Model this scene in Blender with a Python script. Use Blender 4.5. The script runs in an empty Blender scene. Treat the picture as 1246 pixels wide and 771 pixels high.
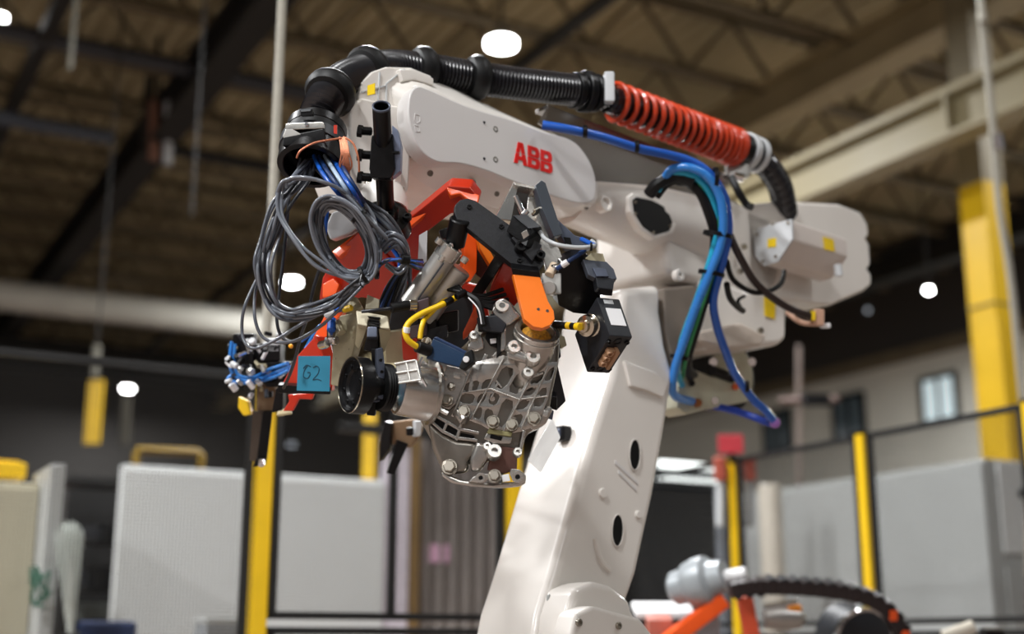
import bpy, bmesh, math, random
from mathutils import Vector, Matrix, Quaternion
from mathutils.geometry import tessellate_polygon
random.seed(7)
C = bpy.context.scene.collection
SC = bpy.context.scene
# ------------------------------------------------------------------ camera, light, exposure
F = 1600.0                                   # focal length in pixels of the 1246 px wide frame
PITCH = math.radians(14.0)
CAM = Vector((0, 0, 1.1))
cd = bpy.data.cameras.new('camera'); cam = bpy.data.objects.new('camera', cd); C.objects.link(cam)
cam.location = CAM; cam.rotation_euler = (math.radians(90) + PITCH, 0, 0)
cd.sensor_width = 36; cd.lens = 36 * F / 1246; cd.clip_start = .05; cd.clip_end = 300
cd.dof.use_dof = True; cd.dof.focus_distance = 3.05; cd.dof.aperture_fstop = 1.35
SC.camera = cam
w = bpy.data.worlds.new('hall_air'); SC.world = w; w.use_nodes = True
bg = w.node_tree.nodes['Background']; bg.inputs[0].default_value = (.92, .96, 1.0, 1); bg.inputs[1].default_value = .18
SC.view_settings.view_transform = 'Standard'; SC.view_settings.look = 'None'
SC.view_settings.exposure = 0.14; SC.view_settings.gamma = 1; SC.view_settings.use_curve_mapping = False
FW = Vector((0, math.cos(PITCH), math.sin(PITCH))); UPV = Vector((0, -math.sin(PITCH), math.cos(PITCH))); RT = Vector((1, 0, 0))
def P(x, y, d):                              # photograph pixel and depth along the lens axis -> point of the hall
    return CAM + (FW + RT * ((x - 623) / F) + UPV * ((385.5 - y) / F)) * d
B1 = Vector((-.485, .875, 0)); B2 = Vector((.875, .485, 0)); UZ = Vector((0, 0, 1))   # the building's two axes
def H(p, q, z): return B2 * p + B1 * q + UZ * z
def lamp(name, loc, size, power, col=(.98, .99, 1.0), aim=None):
    l = bpy.data.lights.new(name, 'AREA'); l.shape = 'DISK'; l.size = size; l.energy = power; l.color = col
    o = bpy.data.objects.new(name, l); o.location = loc
    d = (Vector(aim) - Vector(loc)) if aim is not None else Vector((0, 0, -1))
    o.rotation_euler = d.to_track_quat('-Z', 'Y').to_euler(); C.objects.link(o); return o
for q, p, pw in ((-7, -10, 420), (-7, -2, 190), (-7, 6, 60), (0, -9, 680), (0, -3, 500), (0, 4, 90), (0, 11, 80), (7, -9, 560), (7, -3.5, 560), (7, 3, 470), (7, 12, 150), (11, 17, 420)):
    lamp('high_bay_lamp_light', H(p, q, 7.6), .8, pw * 1.15)      # the hall's grid of high bay lamps overhead and behind the camera; last one added to light the right wall

# ------------------------------------------------------------------ materials
def lin(h):
    h = h.lstrip('#'); o = []
    for i in (0, 2, 4):
        v = int(h[i:i+2], 16) / 255
        o.append(v / 12.92 if v <= .04045 else ((v + .055) / 1.055) ** 2.4)
    return tuple(o) + (1,)
MATS = {}
def mat(name, hexc, rough=.5, metal=0, var=.08, scale=12, bump=0, bscale=60, emit=0, coat=0, alpha=1, trans=0, spec=.5):
    if name in MATS: return MATS[name]
    m = bpy.data.materials.new(name); m.use_nodes = True; nt = m.node_tree; b = nt.nodes['Principled BSDF']
    col = lin(hexc)
    tc = nt.nodes.new('ShaderNodeTexCoord'); nz = nt.nodes.new('ShaderNodeTexNoise')
    nz.inputs['Scale'].default_value = scale; nz.inputs['Detail'].default_value = 4
    nt.links.new(tc.outputs['Object'], nz.inputs['Vector'])
    rp = nt.nodes.new('ShaderNodeValToRGB')
    rp.color_ramp.elements[0].position = .3; rp.color_ramp.elements[1].position = .72
    rp.color_ramp.elements[0].color = tuple(c * (1 - var) for c in col[:3]) + (1,)
    rp.color_ramp.elements[1].color = tuple(min(1, c * (1 + var)) for c in col[:3]) + (1,)
    nt.links.new(nz.outputs['Fac'], rp.inputs['Fac']); nt.links.new(rp.outputs['Color'], b.inputs['Base Color'])
    mr = nt.nodes.new('ShaderNodeMapRange'); mr.inputs['To Min'].default_value = max(.03, rough - .08); mr.inputs['To Max'].default_value = min(1, rough + .08)
    nt.links.new(nz.outputs['Fac'], mr.inputs['Value']); nt.links.new(mr.outputs['Result'], b.inputs['Roughness'])
    b.inputs['Metallic'].default_value = metal; b.inputs['Specular IOR Level'].default_value = spec
    if coat: b.inputs['Coat Weight'].default_value = coat; b.inputs['Coat Roughness'].default_value = .12
    if emit:
        b.inputs['Emission Color'].default_value = col; b.inputs['Emission Strength'].default_value = emit
    if trans: b.inputs['Transmission Weight'].default_value = trans
    if alpha < 1: b.inputs['Alpha'].default_value = alpha
    if bump:
        n2 = nt.nodes.new('ShaderNodeTexNoise'); n2.inputs['Scale'].default_value = bscale; n2.inputs['Detail'].default_value = 3
        nt.links.new(tc.outputs['Object'], n2.inputs['Vector'])
        bp = nt.nodes.new('ShaderNodeBump'); bp.inputs['Strength'].default_value = bump; bp.inputs['Distance'].default_value = .003
        nt.links.new(n2.outputs['Fac'], bp.inputs['Height']); nt.links.new(bp.outputs['Normal'], b.inputs['Normal'])
    MATS[name] = m; return m
WHITE = mat('robot_white_paint', '#e6e1da', .36, 0, .03, 5, .05, 250, coat=.25)
COVER = mat('robot_cover_paint', '#d9d6d4', .42, 0, .02, 5, .03, 250, coat=.2)
GREYP = mat('motor_grey_paint', '#c3c6c8', .45, 0, .03)
CAST = mat('cast_aluminium', '#c2beb8', .25, .9, .12, 22, .08, 180)
CASTD = mat('cast_aluminium_rough', '#97928a', .3, .85, .18, 16, .15, 140)
MACH = mat('machined_aluminium', '#cfccc6', .25, .9, .06, 30, .05, 400)
ALU = mat('anodised_aluminium', '#b9b7b2', .36, .75, .06, 20)
STEEL = mat('bolt_steel', '#a9a296', .28, .95, .1, 40)
NICKEL = mat('nickel', '#c2b9a8', .2, 1, .05, 30)
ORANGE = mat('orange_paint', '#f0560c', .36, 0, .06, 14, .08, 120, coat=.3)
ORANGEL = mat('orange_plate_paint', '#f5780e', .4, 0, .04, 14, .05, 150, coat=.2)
RED = mat('red_orange_paint', '#c02a0a', .36, 0, .06, 14, coat=.3)  # darkened orange for gripper faces in shade, also a red mark
BLACK = mat('black_oxide', '#0b0b0d', .34, .1, .25, 30, .1, 200, spec=.3)
BLACKR = mat('black_rubber', '#0b0b0c', .5, 0, .2, 20, spec=.3)
BLACKH = mat('black_hose_plastic', '#1d1c1f', .24, 0, .15, 20, spec=.6)
ANTHR = mat('grey_black_plastic', '#1b1e24', .45, 0, .15, 25, .1, 300)
SLATE = mat('blue_grey_steel', '#5b6272', .38, .55, .12, 25)
CARBON = mat('black_weave_plastic', '#1c1d21', .42, .1, .35, 160, .3, 400)
BEIGE = mat('bare_nickel_plate', '#a49b80', .4, .35, .12, 18, .08, 200)
CABLE = mat('grey_cable_jacket', '#565a62', .22, 0, .1, 8, spec=.7)
CABLE3 = mat('pale_cable_jacket', '#757a83', .22, 0, .1, 8, spec=.7)
CABLE2 = mat('dark_cable_jacket', '#25272d', .34, 0, .1, 8)
BLUEP = mat('blue_tube', '#1858b8', .3, 0, .08, 8, spec=.6)
BLUEL = mat('light_blue_tube', '#2f7fd0', .28, 0, .08, 8, spec=.6)
BLUED = mat('dark_blue_cable', '#12305f', .4, 0, .1, 8)
CYAN = mat('cyan_tube', '#1fa6c8', .3, 0, .05)
GREENT = mat('green_cable', '#2e8a50', .4, 0, .05)
SENSOR = mat('sensor_blue_housing', '#062c4c', .38, 0, .08, 20, .1, 300)
YEL = mat('yellow_cable_jacket', '#f0c410', .42, 0, .05, 8)
YPAINT = mat('yellow_post_paint', '#ecc012', .42, 0, .06, 6, coat=.15)
COLY = mat('yellow_column_paint', '#d8ae04', .5, 0, .08, 3)
COPPER = mat('copper_braid', '#d98a68', .4, .5, .2, 90, .4, 500)
LAMPD = mat('dim_lamp_glow', '#cfd8e2', .4, 0, 0, emit=.7)
LABELW = mat('white_label', '#e9e9ea', .5, 0, .02)
LABELY = mat('yellow_label', '#f0cc10', .5, 0, .04)
LOGO = mat('red_lettering', '#e0140c', .5, 0, .02)
NOTE = mat('blue_paper', '#2d86a6', .7, 0, .05)
INK = mat('dark_ink', '#1d3c50', .7, 0, .02)
CHROME = mat('chrome', '#d8d8da', .14, 1, .03)
TRAY = mat('brushed_tray', '#b4aeaa', .24, .95, .02, 6)
MUSTARD = mat('mustard_brush', '#a8760c', .7, 0, .5, 160, .8, 300)
BROWNP = mat('tan_connector_plastic', '#a88060', .5, 0, .06)
GREENRING = mat('green_seal', '#7fb49a', .4, 0, .05)
PINK = mat('pink_paper', '#d7a9c4', .7, 0, .02)

# ------------------------------------------------------------------ mesh building
class MB:
    def __init__(self): self.v = []; self.f = []; self.wn = False
    def add(self, vs, fs):
        k = len(self.v); self.v += [Vector(a) for a in vs]; self.f += [tuple(i + k for i in q) for q in fs]; return self
    def _bm(self, vs, fs, bev, seg, loose=False):
        bm = bmesh.new(); bv = [bm.verts.new(a) for a in vs]
        for q in fs:
            try: bm.faces.new([bv[i] for i in q])
            except ValueError: pass
        bmesh.ops.recalc_face_normals(bm, faces=bm.faces[:])
        if bev > 0:
            self.wn = True
            es = [e for e in bm.edges if len(e.link_faces) == 2 and e.calc_face_angle(0) > .35]
            bmesh.ops.bevel(bm, geom=es, offset=bev, segments=seg, profile=.5, affect='EDGES', clamp_overlap=True)
        bm.verts.ensure_lookup_table(); bm.verts.index_update()
        if loose: self.wn = False
        self.add([a.co.copy() for a in bm.verts], [[a.index for a in q.verts] for q in bm.faces]); bm.free(); return self
    def ppd(self, c, a, b, d, bev=.002, seg=2):          # box from a corner and its three neighbours
        c, a, b, d = map(Vector, (c, a, b, d)); x, y, z = a - c, b - c, d - c
        vs = [c, c + x, c + x + y, c + y, c + z, c + x + z, c + x + y + z, c + y + z]
        return self._bm(vs, [(0, 3, 2, 1), (4, 5, 6, 7), (0, 1, 5, 4), (1, 2, 6, 5), (2, 3, 7, 6), (3, 0, 4, 7)], bev, seg)
    def box(self, c, ax, ay, az, bev=.002, seg=2):       # centre and three full edge vectors
        c, ax, ay, az = map(Vector, (c, ax, ay, az)); o = c - (ax + ay + az) / 2
        return self.ppd(o, o + ax, o + ay, o + az, bev, seg)
    def prism(self, pts, vec, holes=(), bev=0, seg=2):
        vec = Vector(vec); loops = [[Vector(p) for p in pts]] + [[Vector(p) for p in h] for h in holes]
        flat = [p for l in loops for p in l]; n = len(flat)
        if holes: caps = tessellate_polygon(loops)
        else: caps = [tuple(range(n))]
        fs = [tuple(t) for t in caps] + [tuple(i + n for i in reversed(t)) for t in caps]; k = 0
        for l in loops:
            for i in range(len(l)):
                a, b = k + i, k + (i + 1) % len(l); fs.append((a, b, b + n, a + n))
            k += len(l)
        return self._bm(flat + [p + vec for p in flat], fs, bev, seg, bool(holes))
    def lathe(self, p, axis, prof, n=20, squash=None):
        p = Vector(p); ax = Vector(axis).normalized(); t = ax.orthogonal().normalized(); s = ax.cross(t)
        vs = []; fs = []; rows = []
        for (h, r) in prof:
            if r < 1e-6: rows.append([len(vs)]); vs.append(p + ax * h)
            else:
                rows.append([len(vs) + i for i in range(n)])
                for i in range(n):
                    a = 2 * math.pi * i / n; vs.append(p + ax * h + (t * math.cos(a) + s * math.sin(a)) * r)
        for A, B in zip(rows, rows[1:]):
            for i in range(n):
                j = (i + 1) % n
                if len(A) == 1 and len(B) == 1: continue
                if len(A) == 1: fs.append((A[0], B[j], B[i]))
                elif len(B) == 1: fs.append((A[i], A[j], B[0]))
                else: fs.append((A[i], A[j], B[j], B[i]))
        return self._bm(vs, fs, 0, 1)
    def cyl(self, a, b, r, n=16, ch=None, r2=None):
        a, b = Vector(a), Vector(b); L = (b - a).length; c = min(r, L / 2) * .12 if ch is None else ch; r2 = r if r2 is None else r2
        return self.lathe(a, b - a, [(0, 0), (0, r - c), (c, r), (L - c, r2), (L, r2 - c), (L, 0)], n)
    def ring(self, p, axis, r0, r1, h, n=24):            # washer or pipe
        c = min(h, r1 - r0) * .15
        return self.lathe(p, axis, [(c, r0), (0, r0 + c), (0, r1 - c), (c, r1), (h - c, r1), (h, r1 - c), (h, r0 + c), (h - c, r0), (c, r0)], n)
    def tube(self, pts, r, n=8, cap=True):               # r number or function of 0..1
        pts = [Vector(p) for p in pts]; m = len(pts); rf = r if callable(r) else (lambda t: r)
        tg = [(pts[min(i + 1, m - 1)] - pts[max(i - 1, 0)]).normalized() for i in range(m)]
        u = tg[0].orthogonal().normalized(); vs = []; fs = []
        for i in range(m):
            if i: u = (tg[i - 1].rotation_difference(tg[i]) @ u); u = (u - tg[i] * u.dot(tg[i])).normalized()
            s = tg[i].cross(u); rr = rf(i / max(1, m - 1))
            for k in range(n):
                a = 2 * math.pi * k / n; vs.append(pts[i] + (u * math.cos(a) + s * math.sin(a)) * rr)
        for i in range(m - 1):
            for k in range(n):
                j = (k + 1) % n; fs.append((i * n + k, i * n + j, (i + 1) * n + j, (i + 1) * n + k))
        if cap: fs += [tuple(reversed(range(n))), tuple((m - 1) * n + k for k in range(n))]
        return self.add(vs, fs)
    def ball(self, p, r, n=14, sq=1):
        prof = [(-r * sq * math.cos(math.pi * i / 8), r * math.sin(math.pi * i / 8)) for i in range(9)]
        prof[0] = (prof[0][0], 0); prof[-1] = (prof[-1][0], 0)
        return self.lathe(p, (0, 0, 1), prof, n)
def smooth(pts, k=8):
    pts = [Vector(p) for p in pts]; o = []
    for i in range(len(pts) - 1):
        a = pts[max(i - 1, 0)]; b = pts[i]; c = pts[i + 1]; d = pts[min(i + 2, len(pts) - 1)]
        for j in range(k):
            t = j / k; o.append(.5 * (2 * b + (c - a) * t + (2 * a - 5 * b + 4 * c - d) * t * t + (3 * b - a - 3 * c + d) * t ** 3))
    return o + [pts[-1]]
def resample(pts, step):
    o = [pts[0]]; acc = 0
    for a, b in zip(pts, pts[1:]):
        L = (b - a).length; t = step - acc
        while t <= L: o.append(a.lerp(b, t / L)); t += step
        acc = (acc + L) % step
    return o
WL = {}
def tag(o, label, cat, group=None, kind=None):
    if label: o['label'] = label
    if cat: o['category'] = cat
    if group: o['group'] = group
    if kind: o['kind'] = kind
    return o
def thing(name, label, cat, loc, group=None):
    o = bpy.data.objects.new(name, None); o.location = loc; o.empty_display_size = .05; C.objects.link(o); WL[o.name] = Vector(loc)
    return tag(o, label, cat, group)
def build(name, mb, m, parent=None, ang=35, label=None, kind=None):
    lo = Vector((min(v[i] for v in mb.v) for i in range(3))); hi = Vector((max(v[i] for v in mb.v) for i in range(3))); c = (lo + hi) / 2
    me = bpy.data.meshes.new(name); me.from_pydata([v - c for v in mb.v], [], mb.f); me.update()
    bm = bmesh.new(); bm.from_mesh(me); bmesh.ops.recalc_face_normals(bm, faces=bm.faces[:]); bm.to_mesh(me); bm.free()
    me.polygons.foreach_set('use_smooth', [True] * len(me.polygons)); me.set_sharp_from_angle(angle=math.radians(ang))
    me.materials.append(m); o = bpy.data.objects.new(name, me); C.objects.link(o); WL[o.name] = c
    if mb.wn: wm_ = o.modifiers.new('flat_faces', 'WEIGHTED_NORMAL'); wm_.keep_sharp = True
    o.location = c - (WL[parent.name] if parent else Vector())
    if parent: o.parent = parent
    if label: o['label'] = label
    if kind: o['kind'] = kind
    return o
SHARED = {}
def stamp(name, key, mk, m, p, axis, parent, s=1):       # alike pieces share one mesh, built along +Z
    if key not in SHARED:
        mb = MB(); mk(mb); me = bpy.data.meshes.new(name); me.from_pydata(mb.v, [], mb.f); me.update()
        me.polygons.foreach_set('use_smooth', [True] * len(me.polygons)); me.set_sharp_from_angle(angle=math.radians(35))
        me.materials.append(m); SHARED[key] = me
    o = bpy.data.objects.new(name, SHARED[key]); C.objects.link(o); p = Vector(p); WL[o.name] = p
    o.location = p - (WL[parent.name] if parent else Vector()); o.rotation_mode = 'QUATERNION'
    o.rotation_quaternion = Vector((0, 0, 1)).rotation_difference(Vector(axis).normalized()); o.scale = (s, s, s)
    if parent: o.parent = parent
    return o
def mk_hex(mb):                                          # unit hex bolt with washer
    mb.lathe((0, 0, -.4), (0, 0, 1), [(0, 0), (0, 1.0), (.55, 1.0), (.6, .95), (.6, 0)], 18)
    mb.lathe((0, 0, .15), (0, 0, 1), [(0, 0), (0, .8), (.5, .8), (.6, .68), (.6, 0)], 6)
def mk_socket(mb):                                       # unit socket screw with a hollow head
    mb.lathe((0, 0, -.3), (0, 0, 1), [(0, 0), (0, 1), (.9, 1), (1, .9), (1, .5), (.6, .45), (.6, 0)], 14)
def mk_boss(mb):                                         # unit drilled boss
    mb.lathe((0, 0, -1.2), (0, 0, 1), [(0, 0), (0, 1.15), (1.1, 1.0), (1.2, .92), (1.2, .45), (.5, .42), (.5, 0)], 20)
def bolt(p, ax, r, parent, name='bolt', m=None): return stamp(name, ('hex', (m or STEEL).name), mk_hex, m or STEEL, p, ax, parent, r)
def screw(p, ax, r, parent, name='screw', m=None): return stamp(name, ('soc', (m or BLACK).name), mk_socket, m or BLACK, p, ax, parent, r)
def boss(p, ax, r, parent, name='boss', m=None): return stamp(name, ('boss', (m or MACH).name), mk_boss, m or MACH, p, ax, parent, r)
class Plane:
    def __init__(s, o, n): s.o = Vector(o); s.n = Vector(n).normalized()
    def px(s, x, y, off=0):
        r = P(x, y, 1) - CAM; o = s.o + s.n * off
        return CAM + r * ((o - CAM).dot(s.n) / r.dot(s.n))
    def poly(s, pts, off=0): return [s.px(x, y, off) for x, y in pts]
def tilt(x, y, d, tx=0, ty=0):                           # plane through a point, normal towards the viewer leaning right / up
    return Plane(P(x, y, d), RT * tx + UPV * ty - FW)
def circ(pl, x, y, r, n=16, off=0, ry=None, rot=0):      # hole or disc outline lying in a plane, metres
    c = pl.px(x, y, off); a = pl.n.cross(UZ).normalized(); b = a.cross(pl.n).normalized(); ry = ry or r
    if rot: a, b = a * math.cos(rot) + b * math.sin(rot), b * math.cos(rot) - a * math.sin(rot)
    return [c + a * r * math.cos(2 * math.pi * i / n) + b * ry * math.sin(2 * math.pi * i / n) for i in range(n)]
def plate(name, pl, pts, th, m, parent, bev=.003, holes=(), off=0, seg=2, label=None):
    return build(name, MB().prism(pl.poly(pts, off), -pl.n * th, holes, bev, seg), m, parent, label=label)
def wire(name, pts, r, m, parent, k=8, n=8): return build(name, MB().tube(smooth(pts, k), r, n), m, parent, ang=80)
# ------------------------------------------------------------------ the hall
FLOORM = mat('worn_concrete', '#74655c', .45, 0, .15, 1.2, .1, 30)
DECK = mat('roof_deck_primer', '#b5a783', .7, 0, .2, .6)
STEELB = mat('roof_steel_brown', '#6b604a', .7, 0, .2, 2)
DARKB = mat('dark_girder_steel', '#1d1b18', .65, 0, .2, 2)
GIRD = mat('dusty_beige_girder', '#a1926f', .6, 0, .12, 2)
CRANE = mat('crane_beam_cream', '#938869', .55, 0, .06, 2)
DUCTM = mat('white_duct_paint', '#c9c6bb', .5, 0, .06, 2)
WALLW = mat('cream_wall_paint', '#d6d4c8', .8, 0, .05, .7)
WALLD = mat('dark_wall_cladding', '#3e3b38', .8, 0, .15, .5)
PANELW = mat('cabinet_light_grey', '#d2d4d3', .5, 0, .03, 1.5)
PANELG = mat('cabinet_grey', '#a9aba9', .5, 0, .04, 1.5)
BEIGEP = mat('cabinet_beige', '#b9b39d', .55, 0, .04, 2)
FRAMEB = mat('black_fence_frame', '#141414', .5, 0, .1)
GLASSL = mat('lit_window_glass', '#cfe0e4', .2, 0, .1, 3, emit=.55)
GLASSD = mat('dim_window_glass', '#5d6b72', .15, 0, .2, 3)
LAMPE = mat('lamp_glow', '#ffffff', .4, 0, 0, emit=30)
LAMPH = mat('lamp_housing', '#8a8a88', .4, .6)
ROPE = mat('braided_white_rope', '#a29e92', .8, 0, .2, 160, .6, 300)

f = MB().box(H(2, 14, -.1), B2 * 70, B1 * 64, UZ * .2, 0); tag(build('floor', f, FLOORM), None, None, kind='structure')
ZC = 9.0
mb = MB(); vs = []; fs = []                    # corrugated roof deck: ribs along the hall
n = 200; prof = []
for i in range(n):
    x = -30 + i * .26
    prof += [(x, 0), (x + .14, 0), (x + .16, .06), (x + .24, .06)]
for x, z in prof: vs += [H(x, -18, ZC + z), H(x, 37, ZC + z), H(x, 37, ZC + z + .03), H(x, -18, ZC + z + .03)]
for i in range(len(prof) - 1):
    a = i * 4; b = a + 4; fs += [(a, b, b + 1, a + 1), (a + 3, a + 2, b + 2, b + 3)]
ceiling = tag(build('ceiling', MB().add(vs, fs), DECK), None, None, kind='structure')
for k in range(22):                            # bar joists across the hall
    q = 2.5 + k * 1.62; c = MB().box(H(-3, q, 8.05), B2 * 46, B1 * .13, UZ * .07, 0)
    j = build('bar_joist', MB().box(H(-3, q, 8.92), B2 * 46, B1 * .13, UZ * .08, 0), STEELB, ceiling)
    build('bottom_chord', c, STEELB, j); mw = MB(); m_ = 64
    for i in range(m_):
        x = -26 + i * .72; a = H(x, q, 8.07 if i % 2 else 8.9); b = H(x + .72, q, 8.9 if i % 2 else 8.07); d = (b - a)
        s = d.normalized().cross(B1); mw.box((a + b) / 2, d, B1 * .05, s * .05, 0)
    build('web', mw, STEELB, j, kind='stuff')
def ibeam(name, p, q0, q1, z, h, wd, m, parent=None, t=.05):
    mb = MB(); L = B1 * (q1 - q0); c = H(p, (q0 + q1) / 2, z)
    mb.box(c, L, B2 * .03, UZ * h, 0); mb.box(c + UZ * h / 2, L, B2 * wd, UZ * t, 0); mb.box(c - UZ * h / 2, L, B2 * wd, UZ * t, 0)
    return build(name, mb, m, parent)
ibeam('roof_girder', 3.84, 5, 36, 7.75, .5, .36, DARKB, ceiling)
ibeam('roof_girder', 10.5, 2, 36, 7.8, .5, .42, GIRD, ceiling)
ibeam('roof_girder', 17.2, 2, 36, 7.8, .5, .42, DARKB, ceiling)
ibeam('roof_girder', -2.9, 8, 36, 7.75, .5, .36, DARKB, ceiling)
build('purlin', MB().box(H(2.0, 20, 7.75), B1 * 30, B2 * .16, UZ * .16, 0), DARKB, ceiling)
build('purlin', MB().box(H(7.2, 20, 7.9), B1 * 32, B2 * .12, UZ * .12, 0), DARKB, ceiling)
tag(build('wall_back', MB().box(H(-5, 36.3, 4.5), B2 * 50, B1 * .2, UZ * 9, 0), WALLD), None, None, kind='structure')
tag(build('wall_right', MB().box(H(19.1, 14, 3.3), B1 * 44, B2 * .2, UZ * 6.6, 0), WALLW), None, None, kind='structure')
tag(build('trim_1', MB().box(H(19.1, 14, 7.8), B1 * 44, B2 * .24, UZ * 2.4, 0), WALLD), None, None, kind='structure')
tag(build('trim_2', MB().box(H(18.95, 14, 6.62), B1 * 44, B2 * .12, UZ * .25, 0), STEELB), None, None, kind='structure')
WP = Plane(H(18.96, 0, 0), -B2)
for k, (x, y, g) in enumerate(((1143, 485, GLASSL), (1033, 507, GLASSD), (946, 525, GLASSD))):
    c = WP.px(x, y); fr = MB()
    for s in (-1, 1):
        fr.box(c + B1 * s * .42, B1 * .09, B2 * .1, UZ * .92, .01); fr.box(c + UZ * s * .43, B1 * .92, B2 * .1, UZ * .09, .01)
    wn = tag(build('window_%d' % (k + 1), fr, BLACK), None, None, kind='structure')
    build('mullion', MB().box(c, B1 * .06, B2 * .09, UZ * .8, .005), BLACK, wn)
    for s in (-1, 1): build('pane', MB().box(c + B1 * s * .205 + B2 * .01, B1 * .36, B2 * .02, UZ * .78, 0), g, wn)
# crane runway, column, pipes
cb = thing('crane_beam', 'long cream crane runway beam crossing behind the yellow column', 'beam', H(9.4, 14, 5.6))
for nm, dz, hh, ww in (('web', 0, .40, .04), ('top_flange', .22, .06, .30), ('bottom_flange', -.21, .05, .30)):
    build(nm, MB().box(H(9.4, 12, 6.0 + dz), B1 * 26, B2 * ww, UZ * hh, 0), CRANE, cb)
build('crane_rail', MB().box(H(9.4, 12, 6.29), B1 * 26, B2 * .06, UZ * .09, 0), GIRD, cb)
for q in (8.2, 15): build('stiffener', MB().box(H(9.32, q, 6.0), B1 * .04, B2 * .14, UZ * .39, 0), CRANE, cb)
co = thing('building_column', 'tall steel column, yellow up to crane height and beige above', 'column', H(10.3, 8.75, 0))
def hcol(nm, z0, z1, m):
    mb = MB(); c = H(10.3, 8.75, (z0 + z1) / 2); L = UZ * (z1 - z0)
    mb.box(c, L, B2 * .03, B1 * .28, 0); mb.box(c + B1 * .14, L, B2 * .3, B1 * .04, .004); mb.box(c - B1 * .14, L, B2 * .3, B1 * .04, .004); mb.box(c - B2 * .13, L, B1 * .28, B2 * .03, 0)
    return build(nm, mb, m, co)
hcol('painted_shaft', 0, 5.62, COLY); hcol('upper_shaft', 5.62, 8.6, mat('column_beige', '#857a60', .6))
build('conduit', MB().cyl(H(10.13, 8.55, 0), H(10.13, 8.55, 4.2), .02, 8), COLY, co)
build('splice_band', MB().box(H(10.3, 8.75, 4.35), B1 * .33, B2 * .33, UZ * .03, 0), mat('column_band', '#8a7428', .6), co)
tag(build('ceiling_duct', MB().cyl(H(-22, 23.6, 7), H(8, 23.6, 7), .27, 18), DUCTM), 'thick white round duct hung along the dark ceiling', 'duct')
du = thing('dark_beam', 'broad black beam below the white duct', 'beam', H(-6, 29, 7))
for dz, ww, hh in ((0, .06, .62), (.33, .4, .06), (-.33, .4, .06)):
    build('flange' if dz else 'web', MB().box(H(-5, 29, 7.1 + dz), B2 * 36, B1 * ww, UZ * hh, 0), DARKB, du)
tag(build('conduit_pipe', MB().cyl(H(-24, 14.5, 7.75), H(12, 14.5, 7.75), .1, 10), mat('dull_grey_pipe', '#3a3b40', .4, .3)), 'dull grey pipe running across the ceiling, upper of two', 'pipe')
pp = tag(build('conduit_pipe', MB().cyl(H(-24, 16.4, 7.45), H(3.2, 16.4, 7.45), .1, 10), mat('blue_grey_pipe', '#4c525c', .4, .3)), 'blue-grey ceiling pipe ending beside the hanging bracket, lower of two', 'pipe')
tag(build('conduit_pipe', MB().tube([H(3.9, 16.6, 7.5), H(6.3, 16.6, 7.5), H(6.5, 16.6, 7.55), H(6.55, 16.6, 8.0), H(6.75, 16.6, 8.05), H(9, 16.6, 8.05)], .09, 10), DARKB), 'black ceiling pipe with a step in it beside the dark girder', 'pipe')
hb = thing('hanging_bracket', 'hanging steel bracket with a rusty bar and a pale bar at the pipe end', 'bracket', H(3.4, 16.2, 6.5))
d0 = 17.2
build('rusty_bar', MB().cyl(P(187, 195, d0), P(188, 122, d0), .07, 10), mat('rusty_steel', '#8a6250', .7, .2, .3), hb)
build('pale_bar', MB().cyl(P(204, 200, d0), P(206, 122, d0), .06, 10), GREYP, hb)
build('hanger', MB().box(P(180, 130, d0 + .2), RT * .12, UZ * 1.0, FW * .1, .01), DARKB, hb)
build('hanger_foot', MB().box(P(196, 185, d0 + .1), RT * .5, UZ * .12, FW * .1, .01), DARKB, hb)
build('hanger_rod', MB().cyl(P(193, 180, d0 + .25), P(193, 20, d0 + .6), .03, 8), DARKB, hb)
def highbay(x, y, d, r, label, pw=0, m=None):
    c = P(x, y, d); t = thing('high_bay_lamp', label, 'lamp', c)
    build('diffuser', MB().lathe(c, (0, 0, 1), [(-.12 * r, 0), (-.1 * r, r * .8), (0, r), (.05, r), (.05, 0)], 20), m or LAMPE, t)
    build('reflector', MB().lathe(c + UZ * .055, (0, 0, 1), [(0, 0), (0, r * 1.05), (r * .5, r * .6), (r * .9, r * .5), (r * .9, 0)], 20), LAMPH, t)
    build('hanger_rod', MB().cyl(c + UZ * r * .9, Vector((c.x, c.y, max(c.z + r, 8.9))), .015, 6), DARKB, t)
    if pw: lamp('high_bay_lamp_light', c - UZ * (.14 * r + .01), r * 1.6, pw)
highbay(610, 56, 14.5, .165, 'big glowing round lamp above the black hose', 420)
highbay(355, 345, 23.5, .14, 'glowing lamp seen through the cable loops', 170)
highbay(155, 474, 33, .13, 'small glowing lamp beyond the far yellow hanging post', 300)
highbay(1130, 355, 20, .05, 'tiny glowing lamp beside the yellow column', 520)
highbay(1056, 379, 24.6, .035, 'faint tiny lamp under the white motor housing', 0, LAMPD)
highbay(355, 542, 34.5, .1, 'small faint lamp low down between the two yellow posts', 0, LAMPD)
highbay(0, 25, 15, .07, 'pale lamp at the end of the grey ceiling pipe')
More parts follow.
